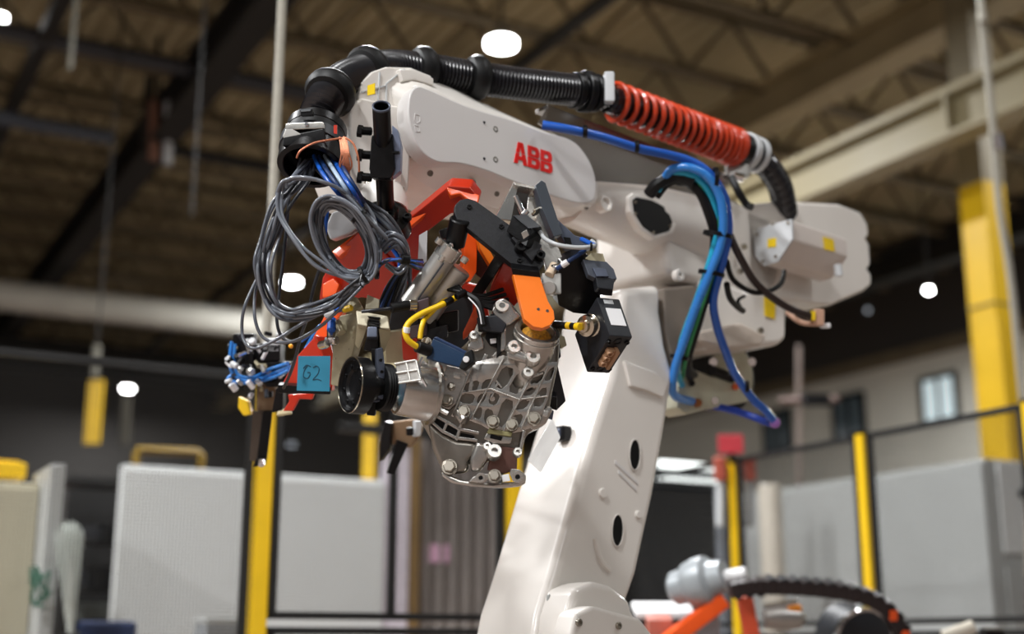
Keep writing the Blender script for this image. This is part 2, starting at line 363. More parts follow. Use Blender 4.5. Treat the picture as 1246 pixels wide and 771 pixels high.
# ropes and hanging lines
def rope(x0, y0, d0, x1, y1, d1, r, label, top=True, nm='hanging_rope'):
    a = P(x0, y0, d0); b = P(x1, y1, d1); a = b + (a - b) * 1.02
    tag(build(nm, MB().tube(smooth([a + (8.9 - a.z) / (a.z - b.z) * (a - b) * .0 , a.lerp(b, .5) + RT * .003, b], 8), r, 8), ROPE), label, 'rope')
a = P(336, 20, 4.6); b = P(322, 460, 4.6)
tag(build('hanging_rope', MB().tube([Vector((b.x, b.y, 9)), Vector((b.x, b.y, 5)), Vector((b.x, b.y, b.z - .2))], .017, 8), ROPE), 'thick white rope hanging straight down beside the hose end', 'rope')
a = [P(1187, -40, 8), P(1194, 20, 8), P(1206, 130, 8), P(1216, 250, 8), P(1230, 340, 8), P(1243, 470, 8), P(1252, 560, 8), P(1252, 700, 8)]
hr = thing('hanging_hose', 'slack pale air hose hanging in front of the yellow column', 'hose', a[-1])
build('hose_line', MB().tube(smooth([Vector((a[0].x - .2, a[0].y, 8.9))] + a, 6), .024, 8), ROPE, hr); build('coupling', MB().cyl(P(1213, 162, 7.98), P(1216, 182, 7.98), .035, 10), CHROME, hr)
for x, y0, y1, d in ((85, 22, 85, 12), (233, 170, 262, 12), (694, 0, 0, 0)):
    if d:
        c0 = P(x, y1, d); tag(build('dangling_rope', MB().cyl(c0, Vector((c0.x, c0.y, 9)), .022 if x < 100 else .01, 8), mat('dull_rod', '#6a675c', .6) if x < 100 else DARKB), 'short pale cord end hanging near the upper ceiling pipe' if x < 100 else 'thin dark cord hanging from the ceiling beside the white rope', 'rope')

# ------------------------------------------------------------------ safety fence
def seg_box(a, b, w, t, side): d = b - a; return d, side * w, d.normalized().cross(side).normalized() * t
def fence_post(parent, base, h, axis, wd=.066):
    ay = axis.cross(UZ)
    o = build('post', MB().box(base + UZ * h / 2, axis * wd, ay * wd, UZ * h, .006), YPAINT, parent)
    build('post_cap', MB().box(base + UZ * (h + .008), axis * (wd + .006), ay * (wd + .006), UZ * .016, .004), BLACK, o)
    build('foot_plate', MB().box(base + UZ * .006, axis * .16, ay * .16, UZ * .012, .002), YPAINT, o)
def fence_panel(parent, a, b, z0, z1, pitch=.0135, wr=.0007, seam=None):
    ax = (b - a).normalized(); L = (b - a).length; ay = ax.cross(UZ); fr = MB(); t = .03
    for z in (z0 + t / 2, z1 - t / 2): fr.box((a + b) / 2 + UZ * z, ax * L, ay * t, UZ * t, .003)
    for s in [a + ax * t / 2, b - ax * t / 2] + ([a + ax * L * seam] if seam else []): fr.box(s + UZ * (z0 + z1) / 2, ax * t, ay * t, UZ * (z1 - z0), .003)
    o = build('panel_frame', fr, FRAMEB, parent); m = MB()
    n = int(L / pitch)
    for i in range(1, n): m.box(a + ax * L * i / n + UZ * (z0 + z1) / 2, ax * wr * 2, ay * wr * 2, UZ * (z1 - z0 - .02), 0)
    k = int((z1 - z0) / pitch)
    for i in range(1, k): m.box((a + b) / 2 + UZ * (z0 + (z1 - z0) * i / k), ax * (L - .02), ay * wr * 2, UZ * wr * 2, 0)
    build('wire_mesh', m, FRAMEB, o, kind='stuff')
g0 = P(319, 600, 5.3); g0.z = 0
lf = thing('safety_fence', 'yellow-posted black mesh fence crossing below the gripper', 'fence', g0)
for s in (-1.15, 0, 1.15): fence_post(lf, g0 + B2 * s, 2.2, B2)
a = g0 + B2 * .045; b = g0 + B2 * 1.105
fence_panel(lf, a, b, 1.2, 2.18, seam=.5); fence_panel(lf, a, b, .12, 1.17)
fence_panel(lf, g0 - B2 * 1.105, g0 - B2 * .045, .12, 2.18)
r1 = P(1053, 600, 7.0); r1.z = 0
rf = thing('safety_fence', 'black mesh fence with thin yellow posts before grey cabinets', 'fence', r1)
for s in (-1.1, 0, 1.1): fence_post(rf, r1 + B1 * s, 2.2, B1, .055)
for s in (-1.1, 0):
    a = r1 + B1 * (s + .04); b = r1 + B1 * (s + 1.06)
    fence_panel(rf, a, b, 1.2, 2.2); fence_panel(rf, a, b, .12, 1.17)
a = r1 + B1 * 1.14; fence_panel(rf, a, a + B1 * 1.1, 1.2, 2.2); fence_panel(rf, a, a + B1 * 1.1, .12, 1.17)

# ------------------------------------------------------------------ machines and cabinets beyond the fence
def cabinet(name, label, K, wvec, dvec, m, doors=2, cat='cabinet', handle=True):
    z = K.z; base = Vector((K.x, K.y, 0)); t = thing(name, label, cat, base + (wvec + dvec) / 2)
    c = base + (wvec + dvec) / 2
    build('body', MB().box(c + UZ * (z / 2 + .04), wvec, dvec, UZ * (z - .08), .012), m, t)
    build('plinth', MB().box(c + UZ * .04, wvec * .96, dvec * .94, UZ * .08, 0), BLACK, t)
    nrm = -dvec.normalized(); wn = wvec.normalized(); L = wvec.length
    for i in range(doors):
        cc = base + wn * L * (i + .5) / doors + nrm * .012 + UZ * (z / 2 + .04)
        d = build('door', MB().box(cc, wn * (L / doors - .012), nrm * .024, UZ * (z - .14), .006), m, t)
        if handle: build('handle', MB().box(cc + wn * (L / doors / 2 - .07) * (1 if i % 2 == 0 else -1) + nrm * .025 - UZ * z * .12, wn * .03, nrm * .03, UZ * .18, .006), BLACK, d)
    return t
cabinet('storage_cabinet', 'wide pale grey cabinet behind the fence, under the blue note', P(150, 564, 7.5), B2 * 1.62, B1 * .1, PANELW, 2)
cabinet('storage_cabinet', 'beige cabinet with a yellow tray on it, beside the white bundle', P(-60, 582, 6.4), B2 * .42, B1 * .55, BEIGEP, 1)
K = P(60, 571, 6.62); tag(build('end_panel', MB().box(Vector((K.x, K.y, K.z / 2)), B2 * .07, B1 * .5, UZ * K.z, .01), PANELG), 'narrow grey upright panel at the side of the beige cabinet', 'panel')
c = P(-10, 581, 6.55); tr = thing('yellow_tray', 'yellow tray lying on top of the beige cabinet', 'tray', c)
build('rim', MB().box(c + UZ * .05 + B1 * .2, B2 * .34, B1 * .3, UZ * .08, .01), YPAINT, tr); build('rib', MB().box(c + UZ * .1 + B1 * .2, B2 * .3, B1 * .06, UZ * .03, .005), YPAINT, tr)
t = thing('tie_bundle', 'bundle of long white cable ties fanning out at its top', 'cable ties', P(85, 800, 6.2)); mb = MB()
for i in range(120):
    a = random.uniform(0, 6.28); rr = random.uniform(.2, 1); b = P(86, 800, 6.2); m_ = P(85 + 14 * rr * math.cos(a), 690, 6.2 + .05 * math.sin(a)); tp = P(85 + 19 * rr * math.cos(a), 632 + 14 * rr * rr + 5 * random.random(), 6.2 + .07 * rr * math.sin(a))
    mb.tube(smooth([b, m_, tp], 4), .0016, 4)
build('tie_strands', mb, mat('white_nylon', '#c9cfca', .5), t, kind='stuff'); build('binding', MB().cyl(P(86, 770, 6.2), P(86, 778, 6.2), .045, 12), BLACKR, t)
mb = MB()
for i in range(9): mb.tube(smooth([P(40 + random.uniform(-4, 22), 700 + random.uniform(-10, 40), 6.0 + .05 * i) for _ in range(5)], 6), .006, 5)
tag(build('green_cord', mb, mat('green_cord', '#3f6a58', .7)), 'tangled green cord hanging before the beige cabinet', 'cord')
t = thing('parts_shelf', 'dark open shelf with black boxes behind the white tie bundle', 'shelf', Vector((P(120, 700, 7.6).x, P(120, 700, 7.6).y, 0)))
for y in (590, 660, 718, 760): build('shelf_board', MB().box(P(112, y, 7.7), B2 * .34, B1 * .3, UZ * .02, 0), FRAMEB, t)
c = P(113, 700, 7.95); build('dark_backdrop', MB().box(Vector((c.x, c.y, 1.05)), B2 * .36, B1 * .02, UZ * 2.1, 0), FRAMEB, t)  # dark backdrop sheet added to darken what shows behind the shelf
for x in (82, 143): build('upright', MB().box(Vector((P(x, 700, 7.5).x, P(x, 700, 7.5).y, .95)), B2 * .03, B1 * .03, UZ * 1.9, 0), FRAMEB, t)
for k, (x, y, w_, h_, m_) in enumerate(((100, 706, .12, .1, ANTHR), (122, 704, .14, .13, BLACK), (112, 744, .16, .1, mat('grey_bin', '#4c4f4c', .6)), (132, 650, .1, .12, BLACK), (105, 650, .14, .08, ANTHR))):
    tag(build('parts_bin', MB().box(P(x, y, 7.65) + UZ * .0, B2 * w_, B1 * .2, UZ * h_, .01), m_), ('dark grey bin on the middle shelf board', 'black box on the middle shelf board', 'grey bin on the bottom visible shelf board', 'tall black box on the upper shelf board', 'low dark box on the upper shelf board')[k], 'bin')
t = thing('blue_chair', 'dark blue chair back at the foot of the parts shelf', 'chair', Vector((P(128, 790, 6.6).x, P(128, 790, 6.6).y, 0)))
cc = P(128, 785, 6.6); build('backrest', MB().box(cc, B2 * .3, B1 * .05, UZ * .24, .04, 3), mat('navy_fabric', '#1c2c52', .8), t)
build('seat', MB().box(cc - UZ * .5 - B1 * .2, B2 * .42, B1 * .42, UZ * .07, .03, 3), mat('navy_fabric', '#1c2c52', .8), t); build('column', MB().cyl(Vector((cc.x, cc.y - .15, .08)), Vector((cc.x, cc.y - .15, cc.z - .5)), .03, 10), BLACK, t)
build('back_bar', MB().box(cc - UZ * .3 + B1 * .03, B2 * .06, B1 * .02, UZ * .5, .005), BLACK, t)
for a in range(5): build('leg', MB().cyl(Vector((cc.x, cc.y - .15, .09)), Vector((cc.x + .28 * math.cos(a * 1.257), cc.y - .15 + .28 * math.sin(a * 1.257), .04)), .02, 8), BLACK, t)
cc = P(272, 758, 6.2); t = thing('control_box', 'low grey box standing before the wide pale cabinet', 'box', Vector((cc.x, cc.y, 0)))
build('body', MB().box(Vector((cc.x, cc.y, cc.z / 2)), B2 * .22, B1 * .2, UZ * cc.z, .01), mat('mid_grey', '#8d9092', .5), t); build('lid', MB().box(cc + UZ * .01, B2 * .23, B1 * .21, UZ * .03, .006), PANELG, t)
t = thing('yellow_hoop', 'low yellow bumper hoop behind the top of the pale cabinet', 'guard rail', Vector((P(205, 570, 8.6).x, P(205, 570, 8.6).y, 0)))
pts = [P(166, 640, 8.6), P(166, 552, 8.6), P(168, 547, 8.6), P(240, 550, 9.0), P(245, 553, 9.0), P(247, 640, 9.0)]
pts[0].z = 0; pts[-1].z = 0; build('hoop_tube', MB().tube(pts, .028, 8), mat('dull_mustard_paint', '#86690f', .5), t)
for (x, y0, y1, d, lab) in ((115, 460, 541, 14, 'yellow post end hanging under a pale rod, far behind the pale cabinet'), (449, 500, 640, 10, 'yellow post standing behind the pale cabinet under the gearbox')):
    b = P(x, y1, d); tp = P(x, y0, d); t = thing('far_post', lab, 'post', b)
    build('post_shaft', MB().box((b + tp) / 2, RT * .15 if x < 200 else RT * .1, FW * .1, UZ * (tp.z - b.z), .008), COLY, t)
    if x < 200: build('hanger_rod', MB().cyl(tp, tp + UZ * .36, .045, 8), mat('dull_rod', '#6a675c', .6), t)
    if x < 200: build('hanger_wire', MB().cyl(tp, Vector((tp.x, tp.y, 9)), .012, 6), DARKB, t)
    else: build('post_foot', MB().cyl(b, Vector((b.x, b.y, 0)), .04, 8), COLY, t)
tag(build('far_rod', MB().cyl(P(152, 540, 20), P(154, 480, 20), .08, 8), mat('dull_rod', '#6a675c', .6)), 'pale pole end below the small far lamp', 'pole')
# strip door beside the cabinet
K = P(466, 520, 8.4); t = thing('sliding_door_panel', 'tall lilac-white panel beside the brown edged curtain', 'panel', Vector((K.x, K.y, 0)))
build('leaf', MB().box(Vector((K.x, K.y, 1.2)) + B2 * .09, B2 * .19, B1 * .05, UZ * 2.4, .008), mat('lilac_white_panel', '#d4ccd6', .5), t)
build('edge_strip', MB().box(Vector((K.x, K.y, 1.2)) + B2 * .225 - B1 * .01, B2 * .06, B1 * .06, UZ * 2.4, .006), mat('brown_edge', '#7d6238', .6), t)
build('track', MB().box(Vector((K.x, K.y, 2.43)) + B2 * .3, B2 * 1.2, B1 * .08, UZ * .06, .004), FRAMEB, t)
K2 = Vector((K.x, K.y, 0)) + B2 * .28 + B1 * .06; t = thing('welding_curtain', 'grey-brown hanging curtain with a pink paper on it', 'curtain', K2)
vs = []; fs = []; nn = 40
for i in range(nn + 1):
    q = K2 + B2 * (.56 * i / nn) + B1 * (.025 * math.sin(i * .9)); vs += [q + UZ * .06, q + UZ * 2.4, q + UZ * 2.4 + B1 * .006, q + UZ * .06 + B1 * .006]
for i in range(nn): a = i * 4; fs += [(a, a + 4, a + 5, a + 1), (a + 3, a + 2, a + 6, a + 7), (a + 1, a + 5, a + 6, a + 2)]
build('curtain_sheet', MB().add(vs, fs), mat('grey_brown_vinyl', '#857d78', .35, 0, .12, 4), t)
cc = P(532, 673, 8.45); tag(build('pink_paper', MB().box(cc, B2 * .165, B1 * .004, UZ * .115, 0), PINK), 'pink paper stuck on the grey-brown curtain', 'paper')
# right side
cabinet('machine_enclosure', 'large light grey machine cabinet under the yellow column', P(1197, 557, 8.7) + B1 * 1.35, -B1 * 1.35, B2 * 1.3, PANELG, 1, 'machine cabinet', False)
t2 = bpy.data.objects['machine_enclosure']; k2 = P(1197, 557, 8.7)
build('end_door', MB().box(Vector((k2.x, k2.y, 1.05)) + B2 * .55 - B1 * .012, B2 * .9, B1 * .024, UZ * 1.1, .008), PANELG, t2)
build('end_top', MB().box(Vector((k2.x, k2.y, 1.98)) + B2 * .55 - B1 * .012, B2 * .9, B1 * .024, UZ * .6, .008), PANELW, t2)
build('vent_panel', MB().box(Vector((k2.x, k2.y, 1.3)) + B2 * .42 - B1 * .03, B2 * .3, B1 * .02, UZ * .5, .005), mat('blue_grey_panel', '#7f8a92', .5), t2)
build('key_lock', MB().cyl(Vector((k2.x, k2.y, 2.08)) + B2 * .3 - B1 * .05, Vector((k2.x, k2.y, 2.08)) + B2 * .3, .03, 10), BLACK, t2)
cabinet('machine_enclosure', 'pale grey machine cabinet between the two thin yellow posts', P(1062, 577, 9.5) + B1 * 1.75, -B1 * 1.75, B2 * 1.0, PANELG, 1, 'machine cabinet', False)
c = P(936, 590, 9.6); tag(build('corner_tube', MB().cyl(Vector((c.x, c.y, .02)), Vector((c.x, c.y, c.z)), .085, 14), mat('pale_cream_tube', '#d8cfc0', .45)), 'pale cream upright tube at the corner of a grey machine cabinet', 'tube')
# dark shutter
K = P(766, 590, 9.2); t = thing('dark_shutter', 'black slatted roller shutter beyond the robot arm', 'shutter', Vector((K.x, K.y, 0)))
for i in range(34): build('slat', MB().box(Vector((K.x, K.y, K.z - .03 - i * .056)) + B2 * .41, B2 * .86, B1 * .03, UZ * .05, .012, 1), mat('black_slat', '#22252c', .42, .2), t)
for s in (-.03, .85): build('guide_rail', MB().box(Vector((K.x, K.y, K.z / 2)) + B2 * s, B2 * .05, B1 * .06, UZ * K.z, .005), BLACK, t)
build('header', MB().box(Vector((K.x, K.y, K.z + .09)) + B2 * .41, B2 * .94, B1 * .1, UZ * .2, .01), mat('shutter_header', '#2b2e31', .4, .1), t)
build('glow_strip', MB().box(Vector((K.x, K.y, K.z + .155)) + B2 * .46 - B1 * .07, B2 * .5, B1 * .04, UZ * .05, .01), mat('strip_glow', '#eef4f2', .4, emit=2.2), t)  # strip and bead row glow by their own material
for i in range(12): build('glow_bead', MB().ball(Vector((K.x, K.y, K.z + .06)) + B2 * (.2 + .045 * i) - B1 * .06, .016, 8), mat('strip_glow', '#eef4f2', .4, emit=2.2), t)
c = P(881, 700, 8.9); tag(build('grey_upright', MB().box(Vector((c.x, c.y, 1.1)), B2 * .07, B1 * .08, UZ * 2.1, .01), mat('mid_grey_steel', '#80848a', .5)), 'grey steel upright beside the black shutter', 'post')
t = thing('red_sign', 'small red sign on the thin yellow post', 'sign', P(890, 547, 7.9))
build('sign_plate', MB().box(P(889, 540, 7.88), RT * .15, FW * .012, UZ * .11, .004), mat('red_sign_paint', '#c2343f', .5), t); build('bracket', MB().box(P(890, 548, 7.9), RT * .03, FW * .02, UZ * .16, .003), BLACK, t)
for x, lab in ((876, 'small red box on the black side of the thin yellow post'), (912, 'small rust-red box right beside the thin yellow post')):
    t = thing('signal_box', lab, 'box', P(x, 575, 8)); build('housing', MB().box(P(x, 570, 7.98), RT * .07, FW * .06, UZ * .14, .01), mat('rust_red', '#b0523f', .5), t); build('lower_tube', MB().cyl(P(x, 584, 7.98), P(x, 640, 7.9), .025, 10), GREYP, t)
c = P(1108 - 108, 487, 12.5); t = thing('ceiling_sensor', 'dark overhead sensor on an arm before the cream wall', 'sensor', c)
build('head', MB().box(P(992, 486, 12.5), RT * .25, FW * .2, UZ * .12, .02), BLACK, t); build('arm', MB().cyl(P(1020, 485, 12.5), P(950, 487, 13), .03, 8), mat('rust_bar', '#6a5148', .6), t); build('drop', MB().cyl(P(972, 420, 12.9), P(972, 600, 12.9), .025, 8), mat('pale_rust_bar', '#8d7f78', .6), t)
# ------------------------------------------------------------------ the robot
UA = Vector((-.75, -.66, 0)).normalized(); NA = Vector((.66, -.75, 0)).normalized()     # along the upper arm / out of its side face
FP0 = P(560, 170, 3.35)
def FPl(s): return Plane(FP0 + NA * s, NA)
s0 = FPl(-.2).px(700, 800); base = Vector((s0.x, s0.y, 0))
rob = thing('industrial_robot', 'big white six-axis robot arm reaching over the cell with red lettering', 'robot', base)
fc = FPl(0)
# base and shoulder (mostly below the frame)
build('pedestal', MB().box(base + UZ * .16, RT * .8, Vector((0, .8, 0)), UZ * .32, .02), GREYP, rob)
build('base', MB().lathe(base + UZ * .32, UZ, [(0, 0), (0, .36), (.06, .36), (.1, .3), (.28, .27), (.34, .3), (.4, .3), (.42, .26), (.42, 0)], 28), WHITE, rob)
SH = FPl(-.22).px(672, 815)
sm = MB(); sm.lathe(SH - NA * .12, NA, [(0, 0), (0, .14), (.03, .17), (.2, .17), (.24, .14), (.24, 0)], 28); sm.box(Vector((base.x, base.y, .85)), UA * .5, NA * .4, UZ * .34, .06, 3)
build('shoulder', sm, WHITE, rob)
# lower arm: box beam with oval lightening holes
la = FPl(-.04)
right = [(806, 345), (806, 380), (812, 420), (822, 455), (812, 520), (798, 600), (785, 660), (777, 698), (764, 735), (770, 800), (755, 850)]
left = [(640, 850), (650, 790), (658, 745), (672, 700), (686, 650), (704, 585), (722, 520), (742, 458), (752, 410), (757, 350)]
h1 = circ(la, 772, 553, .024, 20, 0, .047, .12); h2 = circ(la, 751, 645, .024, 20, 0, .047, .12)
LA = plate('lower_arm', la, right + left, .25, WHITE, rob, .028, (), 0, 4)
for hx, hy in ((772, 553), (751, 645)):                              # oval openings: a black disc gives the shade inside a raised lip
    o_ = circ(la, hx, hy, .023, 24, .002, .045, .1); i_ = circ(la, hx, hy, .020, 24, .002, .041, .1)
    build('opening_lip', MB().prism(o_, NA * .003, [i_], .0012), WHITE, LA)
    build('opening_shade', MB().prism(i_, NA * .0015), BLACK, LA)
for x, y, r in ((733, 600, .012), (776, 626, .009), (698, 618, .0)):
    if r: build('cast_plug', MB().lathe(la.px(x, y), NA, [(-.01, 0), (-.01, r * 1.2), (.004, r * 1.2), (.006, r), (.006, 0)], 14), WHITE, LA)
for pts in (((748, 562), (776, 588)), ((752, 574), (774, 596))):
    a, b = [la.px(*q) for q in pts]; build('cast_lettering', MB().box((a + b) / 2, b - a, NA * .005, UZ * .012, .002), COVER, LA)
build('cast_rib', MB().tube(smooth(la.poly([(724, 655), (730, 680), (742, 694)], .001), 5), .008, 8), WHITE, LA)
kb = Plane(la.px(697, 525) - NA * .17, UA); kc0 = la.px(720, 523) - NA * .10; build('black_switch', MB().box(kc0 + UA * .012, NA * .04, UA * .035, UZ * .042, .006, 3), BLACK, LA); build('switch_face', MB().box(kc0 + UA * .03, NA * .022, UA * .01, UZ * .024, .004), SLATE, LA)
build('white_plate', MB().prism([P(*q) for q in ((672, 508, 3.45), (682, 532, 3.40), (658, 575, 3.42), (642, 560, 3.48))], FW * .012, (), .002), mat('bright_white', '#f4f6f4', .25), LA)  # plain white plate set before the lower arm
plate('casting_collar', FPl(-.03), [(760, 438), (780, 446), (798, 452), (813, 468), (808, 484), (788, 475), (768, 470)], .03, WHITE, LA, .006)
# shoulder castings in front
plate('shoulder_cover', FPl(.05), [(700, 716), (722, 706), (745, 712), (768, 730), (772, 748), (786, 760), (800, 790), (800, 840), (680, 840), (690, 750)], .12, WHITE, rob, .02, (), 0, 3)
sb = plate('shoulder_bracket', FPl(.1), [(702, 745), (722, 736), (742, 742), (780, 752), (798, 775), (800, 850), (700, 850), (694, 775)], .07, WHITE, rob, .012, (), 0, 3)
for q in ((704, 757), (752, 761)): screw(FPl(.101).px(*q), NA, .009, sb, m=STEEL)
build('cast_pocket', MB().box(la.px(671, 735), UA * .03, NA * .012, UZ * .05, .01), PANELG, LA)
# elbow: joint body, motor housing, gear case
el = plate('elbow_body', FPl(-.05), [(806, 222), (832, 228), (858, 234), (884, 236), (918, 252), (945, 262), (958, 300), (950, 350), (930, 372), (880, 352), (836, 342), (812, 334)], .3, WHITE, rob, .03, (), 0, 4)
plate('motor_housing', FPl(-.05), [(908, 258), (914, 247), (960, 244), (1022, 248), (1048, 258), (1056, 272), (1058, 286), (1054, 290), (1058, 296), (1060, 322), (1056, 327), (1061, 334), (1061, 346), (1052, 354), (1012, 371), (978, 368), (935, 362), (912, 330)], .3, WHITE, rob, .04, (), 0, 4)
pu = Plane(P(940, 300, 4.12), UA)
mbx = build('motor_box', MB().prism(pu.poly([(917, 284), (922, 278), (962, 267), (963, 291), (945, 317), (929, 323), (920, 312)]), -UA * .3, (), .008, 3), mat('motor_box_paint', '#d8cfc8', .42, 0, .02, coat=.15), rob)
plate('box_cover', pu, [(916, 284), (922, 277), (963, 266), (964, 291), (946, 318), (929, 324), (919, 312)], .01, GREYP, mbx, .003, (), .009)
for q in ((921, 285), (959, 271), (944, 312), (928, 318), (940, 272)): screw(pu.px(*q, .011), UA, .005, mbx, m=STEEL)
plate('warning_label', pu, [(934, 291), (944, 289), (944, 300), (934, 301)], .002, LABELY, mbx, 0, (), .0115, label='small yellow warning label on the grey cover')
nb = Plane(pu.px(962, 290, 0) + NA * .004, NA)
plate('warning_label', nb, [(1002, 288), (1014, 291), (1016, 306), (1004, 303)], .002, LABELY, mbx, 0, (), .003, label='yellow warning label on the motor box side')
build('box_hinge', MB().cyl(nb.px(1019, 322), nb.px(1021, 336), .013, 10), GREYP, mbx)
plate('elbow_gear_case', FPl(-.03), [(856, 338), (880, 340), (905, 352), (930, 350), (958, 372), (958, 412), (948, 420), (934, 421), (886, 424), (862, 424), (846, 416), (850, 390), (862, 362)], .26, WHITE, rob, .02, (), 0, 4)
plate('gear_case_pan', FPl(0), [(846, 404), (902, 392), (934, 408), (926, 420), (884, 424), (852, 416)], .12, mat('cast_beige_paint', '#c9bdb0', .45), rob, .01, (), 0, 3)
plate('warning_label', FPl(-.026), [(930, 361), (944, 365), (943, 388), (931, 384)], .002, LABELY, rob, 0, label='yellow label on the gear case below the motor')
for x, y in ((905, 300), (900, 330), (888, 400), (925, 402)): screw(FPl(-.02).px(x, y), NA, .01, rob, m=STEEL)
# upper arm tube
ap = FPl(-.13); A0, A1 = ap.px(690, 236), ap.px(846, 284)
L = (A1 - A0).length
ut = MB(); ut.lathe(A0, A1 - A0, [(0, 0), (0, .088), (L * .4, .106), (L - .06, .128), (L - .015, .13), (L, .122), (L, 0)], 36)
UT = build('upper_arm_tube', ut, WHITE, rob)
build('joint_seam', MB().ring(A1 - (A1 - A0).normalized() * .03, A1 - A0, .12, .1325, .006, 40), mat('dark_seam', '#5a5048', .6), UT)  # dark ring marks the joint between tube and elbow
plate('joint_recess_shade', FPl(-.05), [(808, 350), (846, 346), (858, 362), (850, 392), (846, 420), (828, 448), (819, 440), (810, 400)], .1, mat('recess_shade_grey', '#7d7267', .6), rob, .01)  # shade of the elbow recess put into this brown-grey plate
build('joint_ring', MB().ring(A1 - (A1 - A0).normalized() * .012, A1 - A0, .10, .142, .035, 36), WHITE, rob)
tp = Plane(ap.px(795, 262) + NA * .112, NA)
hexp = [(770, 243), (775, 239), (793, 243), (812, 252), (819, 270), (815, 281), (797, 286), (783, 276), (772, 258)]
plate('access_cover', tp, hexp, .02, BLACKR, UT, .004, (), -.001, label='black access cover on the tube')
ctr = (795, 263); plate('access_rim', tp, [(ctr[0] + (x - ctr[0]) * 1.22, ctr[1] + (y - ctr[1]) * 1.22) for x, y in hexp], .03, WHITE, UT, .006, (), -.004, 3)
for q in ((773, 246), (773, 260), (815, 275), (795, 283)): screw(tp.px(*q, .0), NA, .005, UT, m=STEEL)
build('cast_plug', MB().lathe(tp.px(742, 246) - NA * .018, NA, [(-.02, 0), (-.02, .024), (.006, .023), (.006, .017), (0, .015), (0, 0)], 20), WHITE, UT)
build('lifting_eye', MB().ring(FPl(.0).px(822, 336), NA, .007, .018, .02, 16), WHITE, UT)
# wrist housing with its bevelled rim
rim = [(452, 96), (470, 88), (500, 90), (527, 99), (552, 108), (612, 137), (664, 160), (696, 170), (716, 188), (728, 216), (727, 246), (716, 260), (690, 264), (640, 260), (600, 252), (560, 244), (536, 234), (510, 220), (494, 203), (484, 182), (474, 150)]
covp = [(499, 115), (508, 105), (520, 108), (532, 113), (571, 130), (620, 145), (661, 160), (695, 170), (713, 188), (724, 212), (725, 232), (722, 243), (713, 247), (694, 245), (672, 238), (625, 221), (590, 207), (560, 199), (532, 197), (514, 185), (503, 165), (497, 140)]
def round2(pts, k=4):                                # closed outline eased through its points
    o = []; n = len(pts)
    for i in range(n):
        a, b, c, d = pts[i - 1], pts[i], pts[(i + 1) % n], pts[(i + 2) % n]
        for j in range(k):
            t = j / k; o.append(tuple(.5 * (2 * b[e] + (c[e] - a[e]) * t + (2 * a[e] - 5 * b[e] + 4 * c[e] - d[e]) * t * t + (3 * b[e] - a[e] - 3 * c[e] + d[e]) * t ** 3) for e in (0, 1)))
    return o
covp = round2(covp); rim = round2(rim)
def radial(pts, cx, cy, n=96):                        # an outline resampled at even angles about a centre
    o = []
    for k in range(n):
        a_ = 2 * math.pi * k / n; dx, dy = math.cos(a_), math.sin(a_); best = None
        for (x1, y1), (x2, y2) in zip(pts, pts[1:] + pts[:1]):
            ex, ey = x2 - x1, y2 - y1; den = dx * ey - dy * ex
            if abs(den) < 1e-9: continue
            t_ = ((x1 - cx) * ey - (y1 - cy) * ex) / den; u_ = ((x1 - cx) * dy - (y1 - cy) * dx) / den
            if t_ > 0 and -1e-6 <= u_ <= 1 + 1e-6 and (best is None or t_ > best): best = t_
        o.append((cx + dx * best, cy + dy * best))
    return o
cen = (600, 172); c_in = radial(covp, *cen, 140); c_out = radial(rim, *cen, 140); wm = MB(); nn_ = len(c_in)
c_in2 = [(cen[0] + (x - cen[0]) * 1.015, cen[1] + (y - cen[1]) * 1.03) for x, y in c_in]
rows_ = [FPl(-.022).poly(c_in), FPl(-.024).poly(c_in2), FPl(-.105).poly(c_out), FPl(-.125).poly(c_out), [p_ - NA * .16 for p_ in FPl(-.125).poly(c_out)]]
wm.add([p_ for r_ in rows_ for p_ in r_], [(r * nn_ + i, r * nn_ + (i + 1) % nn_, (r + 1) * nn_ + (i + 1) % nn_, (r + 1) * nn_ + i) for r in range(4) for i in range(nn_)] + [tuple(range(nn_)), tuple(4 * nn_ + i for i in reversed(range(nn_)))])
WH = build('wrist_housing', wm, WHITE, rob, ang=28)
WC = plate('wrist_cover', fc, covp, .05, COVER, WH, .004, (), 0, 3)
for q in ((603, 157), (603, 194)): stamp('cover_bolt', 'cbolt', lambda mb: mb.lathe((0, 0, -.5), (0, 0, 1), [(0, 0), (0, 1), (.55, 1), (.6, .9), (.6, .55), (.45, .5), (.45, 0)], 18), mat('dusty_steel', '#8b8880', .4, .7), fc.px(*q), NA, WC, .0085)
for q in ((589, 149), (589, 193)): build('pin_hole', MB().cyl(fc.px(*q), fc.px(*q, .0015), .004, 10), ANTHR, WC)
for q, r in (((502, 110), .011), ((502, 187), .011), ((524, 211), .008), ((575, 224), .0115), ((605, 236), .007), ((714, 252), .007)):
    stamp('rim_bolt', 'cbolt', None, None, FPl(-.05).px(*q), NA + UZ * (.5 if q[1] < 150 else -.5), WH, r)
emb = fc.poly([(505, 138), (511, 141), (511, 148), (507, 150), (504, 146)], 0); build('cast_mark', MB().tube(emb + [emb[0]], .0013, 5), COVER, WC); emb = fc.poly([(504, 152), (510, 154), (511, 160), (506, 160)], 0); build('cast_mark', MB().tube(emb + [emb[0]], .0013, 5), COVER, WC)
